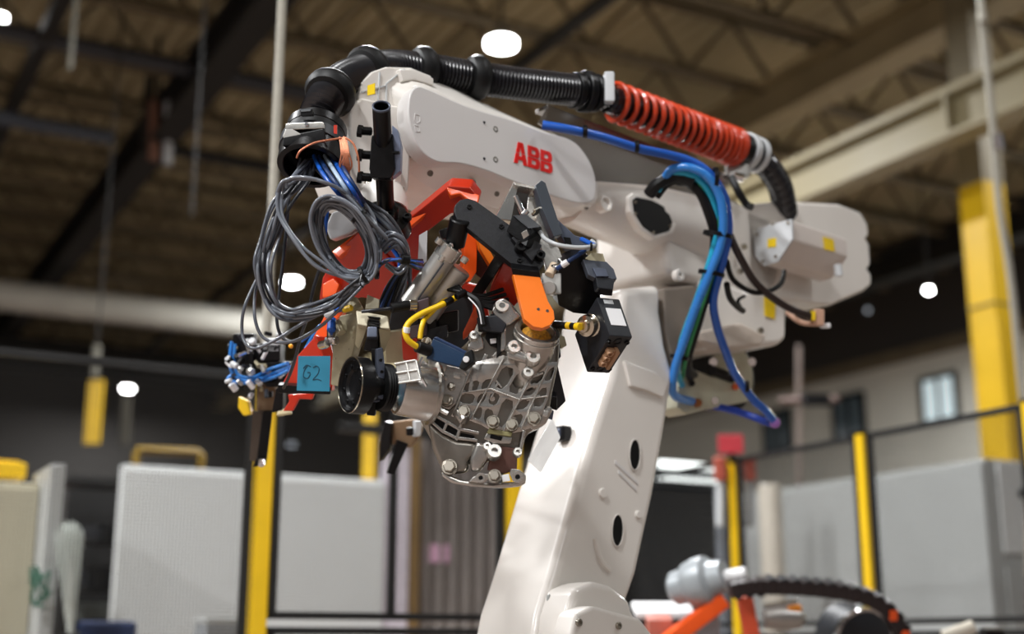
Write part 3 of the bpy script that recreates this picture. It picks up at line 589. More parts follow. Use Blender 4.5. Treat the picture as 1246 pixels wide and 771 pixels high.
# raised red lettering: three heavy letters, each cut by a thin cross
oL = fc.px(625, 197.5, .0); xu = (fc.px(672, 212, 0) - oL); xu = Vector((xu.x, xu.y, xu.z)); yu = (fc.px(627.5, 172, 0) - oL); yu = UZ * yu.length
A_ = [[(0, 0), (.24, 0), (.285, .19), (.42, .19), (.42, .36), (.325, .36), (.355, .48), (.135, .48)], [(.145, .52), (.365, .52), (.42, .78), (.42, 1), (.27, 1)]]
A_ += [[(.87 - x, y) for x, y in q] for q in A_]
B_ = [[(0, 0), (.40, 0), (.40, .17), (.24, .17), (.24, .36), (.40, .36), (.40, .48), (0, .48)], [(0, .52), (.40, .52), (.40, .64), (.24, .64), (.24, .83), (.40, .83), (.40, 1), (0, 1)],
      [(.43, 0), (.62, 0), (.76, .07), (.8, .22), (.79, .36), (.72, .48), (.43, .48), (.43, .36), (.53, .35), (.56, .26), (.53, .18), (.43, .17)],
      [(.43, .52), (.69, .52), (.76, .62), (.77, .78), (.72, .93), (.6, 1), (.43, 1), (.43, .83), (.50, .82), (.53, .74), (.50, .65), (.43, .64)]]
for nm, polys, ox in (('letter', A_, 0), ('letter', B_, .92), ('letter', B_, 1.78)):
    mb = MB()
    for q in polys: mb.prism([oL + xu * ((ox + x) / 2.58) + yu * y for x, y in q], NA * .002)
    build(nm, mb, LOGO, WC)
# wrist top and nose castings
plate('wrist_top', FPl(-.06), [(436, 120), (440, 100), (453, 87), (470, 81), (500, 82), (525, 92), (527, 110), (500, 150), (470, 150), (440, 150)], .2, WHITE, WH, .004, (), 0, 3)
pl = Plane(P(452, 108, 3.22), UA + NA * .2)
plate('warning_label', pl, [(447, 104), (456, 101), (456, 114), (447, 116)], .002, LABELY, WH, 0, label='yellow warning label on the wrist nose')
W1 = MB(); W1.prism(FPl(-.05).poly([(425, 130), (440, 118), (490, 130), (500, 190), (498, 232), (470, 250), (440, 236), (426, 200)]), -NA * .17, (), .008, 3)
build('wrist_fork', W1, WHITE, WH)
for pts in ([(462, 88), (460, 122)], [(440, 112), (470, 104)], [(492, 84), (470, 102)], [(470, 102), (470, 128)]):
    a, b = [FPl(-.058).px(*q) for q in pts]; build('casting_joint', MB().box((a + b) / 2, b - a, NA * .004, (b - a).normalized().cross(NA) * .003, 0), GREYP, WH)
plate('wrist_step', FPl(-.045), [(486, 84), (502, 84), (528, 95), (528, 104), (505, 97), (490, 99)], .16, WHITE, WH, .004)
build('wrist_gear_case', MB().lathe(P(452, 205, 3.2), UA * .6 + NA * .75, [(-.12, 0), (-.12, .07), (-.03, .07), (-.01, .062), (-.01, 0)], 28), WHITE, WH)
fl = P(462, 250, 3.22); ax = (P(448, 215, 3.24) - P(460, 285, 3.16)).normalized()
TF = build('tool_flange', MB().lathe(fl, ax, [(-.03, 0), (-.03, .066), (.0, .07), (.03, .066), (.035, .06), (.10, .055), (.1, 0)], 30), WHITE, rob)
for i in range(7):
    a = 2 * math.pi * i / 7; t_ = ax.orthogonal().normalized(); s_ = ax.cross(t_); screw(fl + ax * .03 + (t_ * math.cos(a) + s_ * math.sin(a)) * .06, ax, .007, TF, m=STEEL)
build('flange_plate', MB().lathe(fl - ax * .05, ax, [(0, 0), (0, .062), (.02, .062), (.02, 0)], 30), BLACK, TF)
build('adapter_block', MB().prism([P(*q, 3.22) for q in ((396, 276), (404, 258), (432, 250), (452, 256), (452, 268), (424, 284), (402, 292))], FW * .08, (), .006), GREYP, rob)
# brushed sheet tray along the top of the arm
ty = FPl(-.02)
TR = plate('cable_tray', ty, [(668, 128), (892, 216), (885, 224), (850, 238), (800, 226), (725, 220), (690, 172), (655, 150)], .004, TRAY, rob, 0)
plate('tray_lip', ty, [(666, 127), (894, 215), (893, 220), (666, 132)], .05, TRAY, rob, .001)
for q in ((712, 160), (775, 182), (845, 210)): screw(ty.px(*q), NA, .006, TR, m=STEEL)
# round connector plate hanging under the elbow
c = P(880, 455, 4.25); jn = build('connection_flange', MB().lathe(c, NA, [(-.06, 0), (-.06, .118), (.03, .12), (.035, .11), (.035, 0)], 30), BLACK, rob)
c2 = c + NA * .036; build('flange_face', MB().lathe(c2, NA, [(0, 0), (0, .1), (.006, .098), (.006, 0)], 30), mat('pale_green_beige', '#c8c6ae', .4), jn)
fp = Plane(c2 + NA * .006, NA)
build('socket_block', MB().prism(fp.poly([(826, 458), (842, 448), (880, 462), (905, 470), (912, 488), (858, 498), (836, 504), (824, 496)], .03), -NA * .08, (), .006, 2), mat('pale_green_beige', '#c8c6ae', .4), jn)
for q, r, m_ in (((868, 440), .014, CHROME), ((842, 466), .01, BLACK), ((866, 452), .012, BLACK), ((870, 487), .012, CHROME), ((895, 470), .011, mat('orange_cap', '#d8602a')), ((849, 490), .014, mat('brown_cap', '#8a4f1c')), ((915, 440), .014, CHROME)):
    build('port', MB().cyl(fp.px(*q, .02), fp.px(*q, .045), r, 12), m_, jn)
build('black_plug', MB().cyl(fp.px(862, 448, .03), fp.px(892, 460, .03), .016, 10), BLACK, jn)
build('hanger_plate', MB().box(P(885, 425, 4.32), UA * .14, NA * .05, UZ * .09, .006), WHITE, jn)

# ------------------------------------------------------------------ dress pack: corrugated hose, clamps, coil spring
hp = [P(*q) for q in ((374, 184, 3.10), (383, 152, 3.12), (398, 118, 3.17), (425, 94, 3.28), (470, 82, 3.42), (522, 86, 3.50), (580, 95, 3.57), (640, 103, 3.63), (700, 110, 3.70), (737, 115, 3.75))]
dp = thing('corrugated_hose', 'thick black corrugated hose running over the top of the white arm', 'hose', hp[4])
path = resample(smooth(hp, 14), .0055)
def corr(n): return lambda t: .0465 if int(t * (n - 1) + .5) % 2 else .0400
build('hose_wall', MB().tube(path, corr(len(path)), 20), BLACKH, dp, ang=30)
sp = smooth(hp, 30)
def near(x, y): return min(range(len(sp)), key=lambda i: ((sp[i] - CAM).normalized() - (P(x, y, 1) - CAM).normalized()).length)
for x, y in ((402, 112), (448, 87), (515, 86), (580, 95)):
    i = near(x, y); a = sp[i]; d = (sp[min(i + 4, len(sp) - 1)] - sp[i - 4]).normalized()
    build('ball_collar', MB().lathe(a - d * .028, d, [(0, .043), (.004, .055), (.018, .064), (.034, .064), (.05, .055), (.056, .043)], 22), BLACKR, dp)
i = near(712, 112); a = sp[i]; d = (sp[-1] - sp[i - 6]).normalized()
for k, (o, r, h_) in enumerate(((-.04, .052, .018), (-.012, .06, .024), (.022, .055, .016))): build('clamp_ring', MB().ring(a + d * o, d, .04, r, h_, 22), BLACK, dp)
build('clamp_block', MB().box(P(741, 107, 3.7), RT * .028, FW * .06, UZ * .09, .005), GREYP, dp)
# mouth with latch
mo = P(377, 203, 3.03); md = (P(389, 140, 3.125) - mo).normalized()
mu = thing('hose_clamp', 'black hose end clamp with a silver latch and open mouth', 'clamp', mo)
build('mouth_ring', MB().ring(mo, md, .062, .076, .05, 34), BLACK, mu); build('mouth_sleeve', MB().ring(mo + md * .04, md, .05, .07, .06, 30), BLACKR, mu)
build('outer_band', MB().ring(mo + md * .045, md, .071, .079, .03, 34), ANTHR, mu); build('collar', MB().ring(mo + md * .095, md, .042, .071, .03, 30), BLACK, mu)
lt = tilt(368, 158, 2.985, 0, .15)
build('latch_bar', MB().prism(lt.poly([(347, 153), (348, 150), (393, 148), (395, 152), (395, 156), (347, 158)]), FW * .012, (), .002), MACH, mu)
build('latch_plate', MB().prism(lt.poly([(344, 165), (348, 156), (356, 157), (370, 165), (345, 168)]), FW * .01, (), .0015), ALU, mu)
build('latch_body', MB().prism(lt.poly([(345, 166), (394, 156), (396, 170), (344, 178)]), FW * .02, (), .003), BLACK, mu)
screw(lt.px(373, 151, .002), lt.n, .005, mu, m=CHROME); build('latch_slot', MB().prism(lt.poly([(365, 133), (380, 132), (381, 140), (366, 141)]), FW * .02, (), .002), BLACK, mu); build('slot_highlight', MB().prism(lt.poly([(366, 133), (378, 132), (378, 135), (366, 136)], .003), FW * .003), CHROME, mu)  # thin chrome strip stands for a highlight on the slot
build('red_mark', MB().prism(lt.poly([(406, 152), (410, 152), (410, 163), (406, 162)]), FW * .006), RED, mu)
# spring
s1, s2 = P(738, 120, 3.74), P(902, 182, 4.12); sd = (s2 - s1); sl = sd.length; sd = sd.normalized(); t_ = sd.orthogonal().normalized(); u_ = sd.cross(t_)
spg = thing('coil_spring', 'orange coil spring wound round the black hose above the tray', 'spring', (s1 + s2) / 2)
build('inner_hose', MB().tube(resample([s1, s2], .006), lambda t: .042 if int(t * 70) % 2 else .039, 16), BLACKH, spg, ang=60)
pts = []; turns = 19
for i in range(turns * 18 + 1):
    g = i / (turns * 18); e = 1 - (1 - g) ** 1.35; a = 2 * math.pi * turns * g
    pts.append(s1 + sd * (.02 + (sl - .05) * e) + (t_ * math.cos(a) + u_ * math.sin(a)) * (.052 + .003 * g))
build('coil', MB().tube(pts, .0078, 8), mat('orange_red_coil', '#c83c14', .35, 0, .05, coat=.3), spg)
ec = thing('hose_clamp', 'black and grey hose clamp at the upper rear end of the orange spring', 'clamp', s2)
for o, r, h_, m_ in ((-.02, .054, .03, BLACK), (.012, .06, .026, GREYP), (.04, .054, .016, BLACK), (.058, .058, .022, GREYP)): build('clamp_ring', MB().ring(s2 + sd * o, sd, .04, r, h_, 22), m_, ec)
build('clamp_foot', MB().box(P(897, 208, 4.12), RT * .07, FW * .06, UZ * .05, .008), ALU, ec); build('clamp_screw', MB().cyl(P(893, 214, 4.08), P(905, 217, 4.08), .014, 10), CHROME, ec)
hs = thing('hose_tail', 'dark hose tail bending down behind the motor housing', 'hose', P(945, 215, 4.2))
build('hose_wall', MB().tube(resample(smooth([s2 + sd * .05, P(922, 192, 4.18), P(938, 208, 4.22), P(950, 230, 4.28), P(956, 262, 4.36)], 14), .004), lambda t: .041 if int(t * 90) % 2 else .038, 16), BLACKH, hs, ang=60)
build('arm_bracket', MB().tube(smooth([P(890, 215, 4.0), P(898, 232, 3.98), P(908, 248, 3.98), P(915, 252, 3.97)], 6), .012, 8), BLACK, hs)
# ------------------------------------------------------------------ gripper
gp = thing('robot_gripper', 'orange and black end-of-arm gripper bolted under the white wrist', 'gripper', P(540, 330, 3.1))
def gpl(name, pts, d, tx, ty, th, m, bev=.003, off=0, holes=(), label=None, par=None, ref=None):
    x = ref[0] if ref else sum(p[0] for p in pts) / len(pts); y = ref[1] if ref else sum(p[1] for p in pts) / len(pts)
    return plate(name, tilt(x, y, d, tx, ty), pts, th, m, par or gp, bev, holes, off, label=label)
# tool post tubes near the wrist
pt = thing('tool_post', 'black tube post in a grey clamp beside the wrist', 'post', P(466, 230, 3.02))
pa, pb = P(464, 129, 2.90), P(470, 268, 3.13); pd = (pa - pb).normalized()
build('post_tube', MB().lathe(pb, pd, [(0, 0), (0, .0205), ((pa - pb).length, .0205), ((pa - pb).length, .0175), ((pa - pb).length - .06, .0175), ((pa - pb).length - .06, 0)], 20), BLACK, pt)
build('post_ring', MB().ring(pa - pd * .004, pd, .0172, .0208, .005, 20), SLATE, pt)
build('clamp_block', MB().prism([P(*q, 2.955) for q in ((452, 164), (478, 162), (481, 205), (476, 217), (451, 216), (449, 205))], FW * .06, (), .004), BLACK, pt)
cg = build('clamp_side', MB().prism([P(*q, 2.97) for q in ((477, 152), (484, 158), (488, 176), (487, 208), (477, 216), (477, 190))], FW * .05, (), .002), mat('blue_grey_plate', '#8e99b4', .4, .4), pt); build('clamp_gap', MB().box(P(482, 186, 2.97), RT * .018, FW * .03, UZ * .006), BLACK, pt)
for y in (160, 189, 216):
    build('clamp_knob', MB().cyl(P(438, y - 1, 2.99), P(452, y, 3.0), .010, 10), BLACK, pt); build('knob_head', MB().cyl(P(435, y - 1, 2.99), P(441, y, 2.99), .014, 6), BLACK, pt)
build('post_foot', MB().lathe(pb - pd * .03, pd, [(0, 0), (0, .06), (.035, .055), (.04, .03), (.07, .03), (.07, 0)], 24), BLACK, pt)
for a in (0, 1.3, 2.6, 3.9, 5.2): screw(pb + pd * .0 + (RT * math.cos(a) - FW * math.sin(a)) * .05 + pd * .008, pd, .011, pt, m=STEEL if a > 3 else BLACK)
# braid
cb = thing('copper_braid', 'frayed copper ground braid tied to the side of the hose mouth', 'braid', P(425, 185, 2.98)); mb = MB()
for i in range(16):
    x = 413 + random.uniform(0, 8); mb.tube(smooth([P(x, 168 + random.uniform(-2, 2), 2.985), P(x + 2 + random.uniform(-2, 4), 186, 2.97), P(x + 3 + random.uniform(-4, 7), 202, 2.98), P(x + 4 + random.uniform(-5, 5), 212, 2.99)], 4), .0022, 5)
build('braid_strands', mb, COPPER, cb, kind='stuff'); wire('loose_strand', [P(361, 192, 2.95), P(366, 183, 2.94), P(382, 174, 2.95), P(402, 170, 2.97), P(416, 168, 2.985)], .0024, COPPER, cb)
wire('loose_strand', [P(421, 168, 2.97), P(430, 175, 2.97), P(436, 192, 2.97), P(437, 209, 2.98)], .0025, COPPER, cb)
# orange frame; face shade and edge highlights are put into its paint colours
gpl('main_beam', [(480, 290), (484, 277), (546, 226), (572, 228), (583, 243), (577, 262), (549, 260), (512, 288), (511, 330), (500, 346), (470, 344), (468, 300)], 3.2, -.15, -.6, .05, RED, .005)
gpl('beam_edge', [(482, 283), (486, 274), (546, 224), (549, 233), (500, 275)], 3.18, -.5, .4, .012, ORANGE, .002)
gpl('beam_head', [(543, 228), (552, 223), (573, 226), (577, 234), (584, 237), (581, 252), (572, 246), (560, 236), (548, 238)], 3.13, .1, .35, .03, ORANGE, .004)
gpl('frame_plate', [(405, 312), (438, 281), (455, 292), (478, 318), (492, 345), (476, 370), (440, 362), (412, 372), (388, 366), (392, 340)], 3.28, -.2, -.5, .04, RED, .005)
gpl('frame_edge', [(403, 306), (440, 278), (444, 284), (412, 313)], 3.25, -.3, .35, .02, ORANGE, .003)
gpl('rating_label', [(510, 286), (520, 280), (519, 318), (508, 326)], 3.17, -.1, -.1, .002, LABELW, 0, label='white rating label on the red beam')
gpl('upright_bar', [(566, 284), (573, 280), (581, 291), (580, 330), (573, 342), (562, 345)], 3.14, .2, .1, .05, ORANGE, .003)
gpl('upright_side', [(581, 291), (590, 305), (606, 318), (594, 345), (580, 335)], 3.16, .3, -.3, .03, mat('dark_grey_plate', '#4b4642', .45, .5), .003)
gpl('gusset', [(580, 281), (594, 300), (603, 317), (596, 322), (584, 302)], 3.12, .3, .2, .02, ORANGEL, .002)
gpl('cross_plate', [(596, 352), (612, 320), (628, 328), (633, 366), (618, 380), (594, 376)], 3.1, -.1, -.4, .04, RED, .004)
gpl('brace', [(583, 362), (594, 357), (575, 405), (563, 413), (563, 404)], 3.08, -.1, .1, .015, ORANGE, .002)
gpl('side_plate', [(525, 330), (563, 322), (568, 345), (590, 350), (596, 390), (560, 400), (520, 360)], 3.24, 0, -.2, .03, RED, .004)
gpl('rear_panel', [(505, 345), (575, 362), (575, 410), (560, 425), (505, 430), (470, 410), (478, 370)], 3.2, 0, -.1, .03, mat('charcoal_plate', '#323335', .5, .2), .004)
gpl('under_bar', [(466, 405), (500, 400), (502, 440), (470, 442)], 3.2, 0, -.3, .03, BEIGE, .003); gpl('red_web', [(488, 406), (508, 402), (508, 440), (490, 438)], 3.16, -.2, -.2, .02, RED, .003)
build('diagonal_bar', MB().box(P(598, 330, 3.08), P(616, 300, 3.05) - P(580, 356, 3.11), RT * .03, FW * .03, .003), BLACK, gp)
# black woven arm with its screws
ta = tilt(606, 288, 2.99, .25, .42)
ca = plate('swing_arm', ta, [(553, 258), (554, 249), (560, 243), (569, 241), (579, 244), (656, 299), (661, 309), (662, 321), (655, 331), (630, 327), (556, 267)], .02, CARBON, gp, .002)
for q, r in (((632, 303), .013), ((656, 313), .011)): stamp('spacer', 'spacer', lambda mb: mb.ring((0, 0, 0), (0, 0, 1), .45, 1, 1.6, 18), BLACK, ta.px(*q), ta.n, ca, r)
for q in ((571, 252), (632, 317), (650, 305), (610, 276)): screw(ta.px(*q), ta.n, .006, ca)
gpl('arm_knuckle', [(622, 289), (636, 280), (660, 298), (648, 318)], 2.985, .25, .42, .03, CARBON, .003)
build('rod_bushing', MB().cyl(P(560, 266, 2.99), P(553, 298, 3.02), .024, 20), BLACK, gp); build('bushing_collar', MB().cyl(P(547, 277, 3.04), P(550, 288, 3.04), .026, 16), BLACKR, gp)
# orange clamp jaw pressing on the bearing bore
tj = tilt(650, 362, 2.93, .2, .5); jw = plate('clamp_jaw', tj, [(624, 332), (657, 336), (667, 366), (674, 378), (675, 388), (670, 395), (660, 399), (649, 397), (638, 388), (634, 372)], .018, ORANGEL, gp, .002)
for q in ((655, 376), (666, 378)): build('jaw_hole', MB().cyl(tj.px(*q, .0005), tj.px(*q, .0015), .0035, 10), mat('dull_grey', '#6a6764', .4, .6), jw)
gpl('jaw_riser', [(622, 326), (657, 331), (658, 341), (625, 338)], 2.95, .1, -.5, .03, BLACK, .002)
# aluminium cylinder
c1, c2 = P(550, 300, 3.0), P(499, 372, 3.03); cdv = (c1 - c2).normalized()
ac = build('air_cylinder', MB().cyl(c1 - cdv * .02, c2, .027, 24), ALU, gp); build('second_lobe', MB().cyl(P(566, 318, 3.03) - cdv * .02, P(516, 388, 3.06), .028, 24), ALU, ac)
build('end_cap', MB().lathe(c1 - cdv * .03, cdv, [(0, 0), (0, .0285), (.03, .0285), (.032, .026), (.032, .018), (.016, .017), (.016, 0)], 24), MACH, ac)
build('seal', MB().ring(c1 - cdv * .012, cdv, .009, .0185, .006, 20), GREENRING, ac); build('piston_rod', MB().cyl(c1 - cdv * .03, P(553, 292, 3.0), .008, 12), CHROME, ac)
for q in ((532, 296), (536, 317), (563, 319), (541, 303)): build('cylinder_ear', MB().ring(P(*q, 2.985), cdv, .004, .0085, .014, 14), MACH, ac)
build('groove', MB().box(P(524, 342, 2.985), (c1 - c2) * .6, RT * .003, UZ * .003, 0), ANTHR, ac)
# linear slide
gpl('slide_flange', [(626, 221), (631, 223), (622, 268), (605, 266), (604, 262)], 3.05, .3, .1, .012, MACH, .001)
gpl('slide_body', [(644, 226), (654, 227), (676, 292), (694, 335), (676, 345), (664, 325), (655, 290), (640, 262)], 3.05, 0, .25, .03, MACH, .002)
gpl('slide_end', [(625, 221), (655, 227), (656, 231), (627, 225)], 3.045, 0, .5, .03, MACH, .001)
gpl('slide_rail', [(652, 225), (659, 219), (664, 222), (685, 285), (674, 288), (660, 254)], 3.03, .4, .3, .025, mat('slate_rail', '#4a5058', .4, .4), .002)
gpl('slide_channel', [(628, 224), (648, 229), (652, 268), (640, 272), (616, 268)], 3.09, 0, 0, .01, mat('shadow_grey', '#4c4a48', .4, .6), .001)  # shade inside the channel put into its grey
build('guide_rod', MB().cyl(P(627, 238, 3.06), P(640, 268, 3.06), .008, 12), CHROME, gp); build('guide_rod', MB().cyl(P(636, 262, 3.05), P(642, 256, 3.05), .007, 10), CHROME, gp)
bb = build('stop_block', MB().ppd(P(616, 281, 2.99), P(624, 261, 2.99), P(640, 299, 2.97), P(628, 290, 3.04), .002), BLACK, gp)
build('stop_face', MB().ppd(P(640, 300, 2.965), P(648, 276, 2.98), P(624, 289, 2.99), P(652, 304, 3.0), .002), BLACK, gp); build('stop_cap', MB().ppd(P(624, 262, 2.98), P(640, 260, 3.0), P(643, 278, 2.965), P(626, 268, 3.02), .002), ANTHR, gp)
gpl('stop_window', [(634, 283), (641, 279), (644, 286), (637, 291)], 2.95, 0, 0, .004, MACH, .001)
for q in ((650, 257), (648, 261), (671, 276)): build('small_fitting', MB().cyl(P(q[0], q[1], 3.03), P(q[0] + 6, q[1] - 3, 3.04), .005, 8), NICKEL, gp)
# fittings and tubes
build('elbow_fitting', MB().cyl(P(668, 335, 2.98), P(675, 322, 3.0), .011, 12), mat('cream_fitting', '#cdb9a0', .4), gp); build('elbow_fitting', MB().cyl(P(672, 326, 2.98), P(681, 324, 2.99), .008, 12), CHROME, gp); build('slide_foot', MB().box(P(671, 345, 3.0), RT * .045, FW * .04, UZ * .05, .004), ALU, gp)
build('clamp_stud', MB().cyl(P(668, 350, 2.96), P(672, 352, 3.02), .016, 14), ALU, gp)
wire('air_tube', [P(678, 327, 2.98), P(685, 322, 2.975), P(700, 312, 2.97), P(712, 304, 2.98)], .0055, BLUED, gp); build('tube_sleeve', MB().cyl(P(684, 323, 2.975), P(691, 318, 2.97), .0075, 10), LABELW, gp)
wire('air_tube', [P(657, 282, 3.0), P(664, 291, 2.98), P(680, 298, 2.96), P(702, 301, 2.96), P(719, 300, 2.97), P(724, 297, 2.99), P(720, 293, 3.02)], .005, mat('light_grey_tube', '#b4b8ba', .3), gp)
wire('air_tube', [P(708, 291, 3.02), P(718, 296, 2.99), P(724, 299, 2.98)], .006, BLUEP, gp); build('cable_tie', MB().ring(P(718, 300, 2.965), RT, .007, .010, .005, 12), BLACK, gp)
# black gripper head with connector box
gh = gpl('gripper_head', [(676, 345), (684, 320), (712, 308), (728, 322), (731, 362), (726, 384), (698, 381), (680, 372)], 3.02, .2, -.3, .07, BLACK, .004)
gpl('head_rail', [(660, 248), (674, 262), (700, 286), (716, 290), (722, 300), (704, 306), (690, 300)], 3.08, .3, .3, .03, SLATE, .003); gpl('rail_slot', [(686, 288), (694, 289), (696, 297), (689, 296)], 3.045, .3, .3, .004, BLACK, .0005)
gpl('beige_shoe', [(712, 314), (720, 307), (734, 308), (737, 318), (726, 322)], 3.0, .2, .5, .03, BEIGE, .002)
gpl('carriage', [(709, 315), (738, 318), (747, 327), (751, 339), (742, 340), (737, 336), (724, 338), (716, 334)], 2.97, .2, .45, .02, mat('carriage_black', '#454a54', .4, .2), .002); gpl('carriage_plate', [(721, 325), (737, 327), (741, 336), (726, 336)], 2.96, .2, .45, .012, SLATE, .0015)
gpl('carriage_block', [(725, 337), (742, 337), (748, 341), (746, 352), (727, 350)], 2.96, .2, .3, .03, ANTHR, .002); gpl('carriage_gap', [(731, 347), (747, 348), (745, 360), (729, 359)], 2.965, .2, -.2, .03, BLACK, .002)
k0, k1, k2, k3 = P(742, 408, 2.92), P(726, 361, 2.96), P(770, 410, 2.95), P(714, 453, 3.0)
bx = build('connector_box', MB().ppd(k0, k1, k2, k3, .003), ANTHR, gp)
a_, b_, n_ = k1 - k0, k2 - k0, -(k1 - k0).cross(k2 - k0).normalized()
if n_.dot(FW) > 0: n_ = -n_
def onf(o, A, B, u0, u1, v0, v1, n, t): return MB().prism([o + A * u0 + B * v0, o + A * u1 + B * v0, o + A * u1 + B * v1, o + A * u0 + B * v1], n * t)
build('white_label', onf(k0, a_, b_, .28, .72, .22, .88, n_, .0012), LABELW, bx, label='white square label on the black box'); build('small_label', onf(k0, a_, b_, .84, .94, .25, .65, n_, .001), GREYP, bx)
e_, g_ = k2 - k0, k3 - k0; m_ = (e_).cross(g_).normalized(); m_ = m_ if m_.z < 0 else -m_
m_ = m_ if m_.dot(k1 - k0) < 0 else -m_
br = build('connector', onf(k0, e_, g_, .2, .62, .3, .72, m_, .012), BROWNP, bx)
for v in (.36, .50, .64): build('pin_socket', MB().ring(k0 + e_ * .3 + g_ * v, m_, .004, .008, .016, 12), BROWNP, br)
build('connector_bar', onf(k0, e_, g_, .48, .62, .28, .74, m_, .018), BROWNP, br)
for u, v in ((.12, .16), (.88, .14), (.14, .88), (.85, .86)): screw(k0 + e_ * u + g_ * v, m_, .006, bx)
for u, v in ((.5, .14), (.5, .88)): build('dowel_hole', MB().ring(k0 + e_ * u + g_ * v, m_, .006, .011, .002, 16), BLACK, bx)
nx = build('round_connector', MB().lathe(P(728, 394, 2.99), P(703, 398, 2.93) - P(728, 394, 2.99), [(0, 0), (0, .022), (.012, .022), (.013, .026), (.03, .026), (.032, .022), (.038, .022), (.04, .026), (.05, .024), (.052, .015), (.06, .014), (.06, 0)], 22), NICKEL, gp)
for k in range(6): build('cable_band', MB().cyl(P(706 - 5.2 * k, 397.5 - .5 * k, 2.94 + .012 * k), P(700.8 - 5.2 * k, 397 - .5 * k, 2.952 + .012 * k), .0088, 12), YEL if k in (0, 2) else BLACK, nx)
# finger and beige clamp to the far side of the bore
gpl('clamp_finger', [(667, 446), (677, 436), (689, 488), (678, 499), (666, 493), (672, 480)], 3.1, .3, -.1, .035, ANTHR, .003); gpl('finger_tip', [(664, 478), (678, 484), (678, 500), (666, 496)], 3.06, 0, -.3, .04, BLACK, .003)
gpl('finger_base', [(669, 418), (681, 420), (683, 434), (675, 442), (666, 434)], 3.1, .2, 0, .04, BLACK, .003); gpl('finger_mount', [(678, 406), (687, 409), (690, 420), (682, 424)], 3.12, .2, .2, .03, BEIGE, .002); gpl('dowel_pin', [(666, 495), (674, 500), (672, 511), (664, 508)], 3.05, 0, 0, .015, SLATE, .002)
# beige clamp assembly on the other side
gpl('side_arm', [(413, 384), (434, 379), (438, 396), (428, 432), (412, 470), (402, 468), (405, 420)], 3.02, -.5, .1, .03, BEIGE, .003)
for q in ((432, 411), (427, 425), (411, 436)): build('arm_hole', MB().cyl(tilt(422, 425, 3.02, -.5, .1).px(*q), tilt(422, 425, 3.02, -.5, .1).px(*q, .001), .005, 10), BLACK, gp)
gpl('jaw_body', [(433, 377), (472, 384), (474.5, 400), (462, 399), (461, 391), (448, 389), (447, 397), (435, 394.5)], 2.95, .1, .4, .05, mat('bare_nickel_light', '#c9c1a8', .36, .3, .06), .003)
gpl('jaw_cheek', [(434, 395), (447, 398), (441, 416), (437, 426), (432, 420)], 2.97, -.1, -.3, .03, BEIGE, .002); gpl('jaw_cheek', [(461, 400), (475, 400), (476, 406), (468, 428), (464, 430)], 2.96, .4, -.3, .03, BEIGE, .002)
for k in range(4): gpl('serration', [(447 + k % 2, 384 + 3.4 * k), (463 - k % 2, 386 + 3.4 * k), (461, 388 + 3.4 * k), (449, 386 + 3.4 * k)], 2.945, 0, .2, .02, BLACK, .0005)
gpl('guide_block', [(447, 397), (459, 397), (459, 410), (446, 410)], 2.94, 0, .3, .04, SLATE, .003); gpl('guide_base', [(446, 409), (460, 409), (460, 428), (442, 426)], 2.955, 0, 0, .05, BLACK, .003)
gpl('clamp_finger', [(458, 424), (466, 422), (473, 478), (466, 486), (460, 484)], 2.93, .35, .1, .025, SLATE, .003); gpl('finger_side', [(451, 424), (458, 424), (461, 483), (455, 478)], 2.945, -.2, 0, .03, BLACK, .002)
for y in (438, 452, 466): screw(P(463.5 + (y - 438) * .1, y, 2.925), -FW, .004, gp)
gpl('finger_hook', [(443, 482), (464, 482), (464, 488), (443, 488)], 2.94, 0, .3, .03, SLATE, .002); gpl('hook_leg', [(446, 488), (458, 488), (456, 506), (446, 505)], 2.95, 0, 0, .03, BLACK, .002)
rx = P(426, 468, 2.91); rd = (P(478, 472, 2.965) - rx).normalized()
rg = build('ring_flange', MB().lathe(rx, rd, [(.012, 0), (.012, .03), (.006, .034), (.006, .054), (0, .056), (0, .062), (.004, .0635), (.034, .0635), (.036, .058), (.036, 0)], 40), BLACK, gp)
build('ring_lip', MB().ring(rx - rd * .001, rd, .0612, .063, .003, 40), NICKEL, rg); t1 = rd.orthogonal().normalized(); t2 = rd.cross(t1)
for i in range(8): a = i * math.pi / 4; screw(rx + rd * .006 + (t1 * math.cos(a) + t2 * math.sin(a)) * .042, -rd, .0045, rg)
build('ring_hub', MB().lathe(rx + rd * .036, rd, [(0, 0), (0, .034), (.02, .034), (.022, .028), (.052, .028), (.054, .03), (.054, 0)], 26), BLACK, rg)
build('serrated_collar', MB().lathe(rx + rd * .072, rd, [(0, 0)] + sum([[(.006 * k, .05), (.006 * k + .003, .054), (.006 * k + .006, .05)] for k in range(4)], []) + [(.024, 0)], 30), BLACKR, rg)
# sensors and their leads
ts = tilt(543, 430, 2.91, -.1, .15)
sb_ = plate('sensor_body', ts, [(527, 411), (567, 430), (560, 447), (518, 436)], .03, SENSOR, gp, .003); plate('sensor_top', ts, [(527, 411), (531, 409), (568, 427), (566, 431)], .03, mat('sensor_dark_blue', '#0a2a50', .4), gp, .002)
plate('sensor_end', ts, [(566, 428), (574, 424), (577, 440), (564, 450), (558, 447)], .035, BLACKR, gp, .003, (), .003); build('sensor_pin', MB().cyl(P(567, 437, 2.895), P(568, 437, 2.91), .007, 12), LABELW, gp)
build('sensor_plug', MB().cyl(P(507, 421, 2.9), P(523, 427, 2.92), .0135, 14), BLACKR, gp)
wire('yellow_lead', [P(508, 422, 2.9), P(497, 414, 2.89), P(493, 403, 2.89), P(498, 392, 2.9), P(512, 382, 2.92), P(530, 374, 2.95), P(545, 367, 2.98), P(560, 359, 3.0)], .0068, YEL, gp, 8, 10)
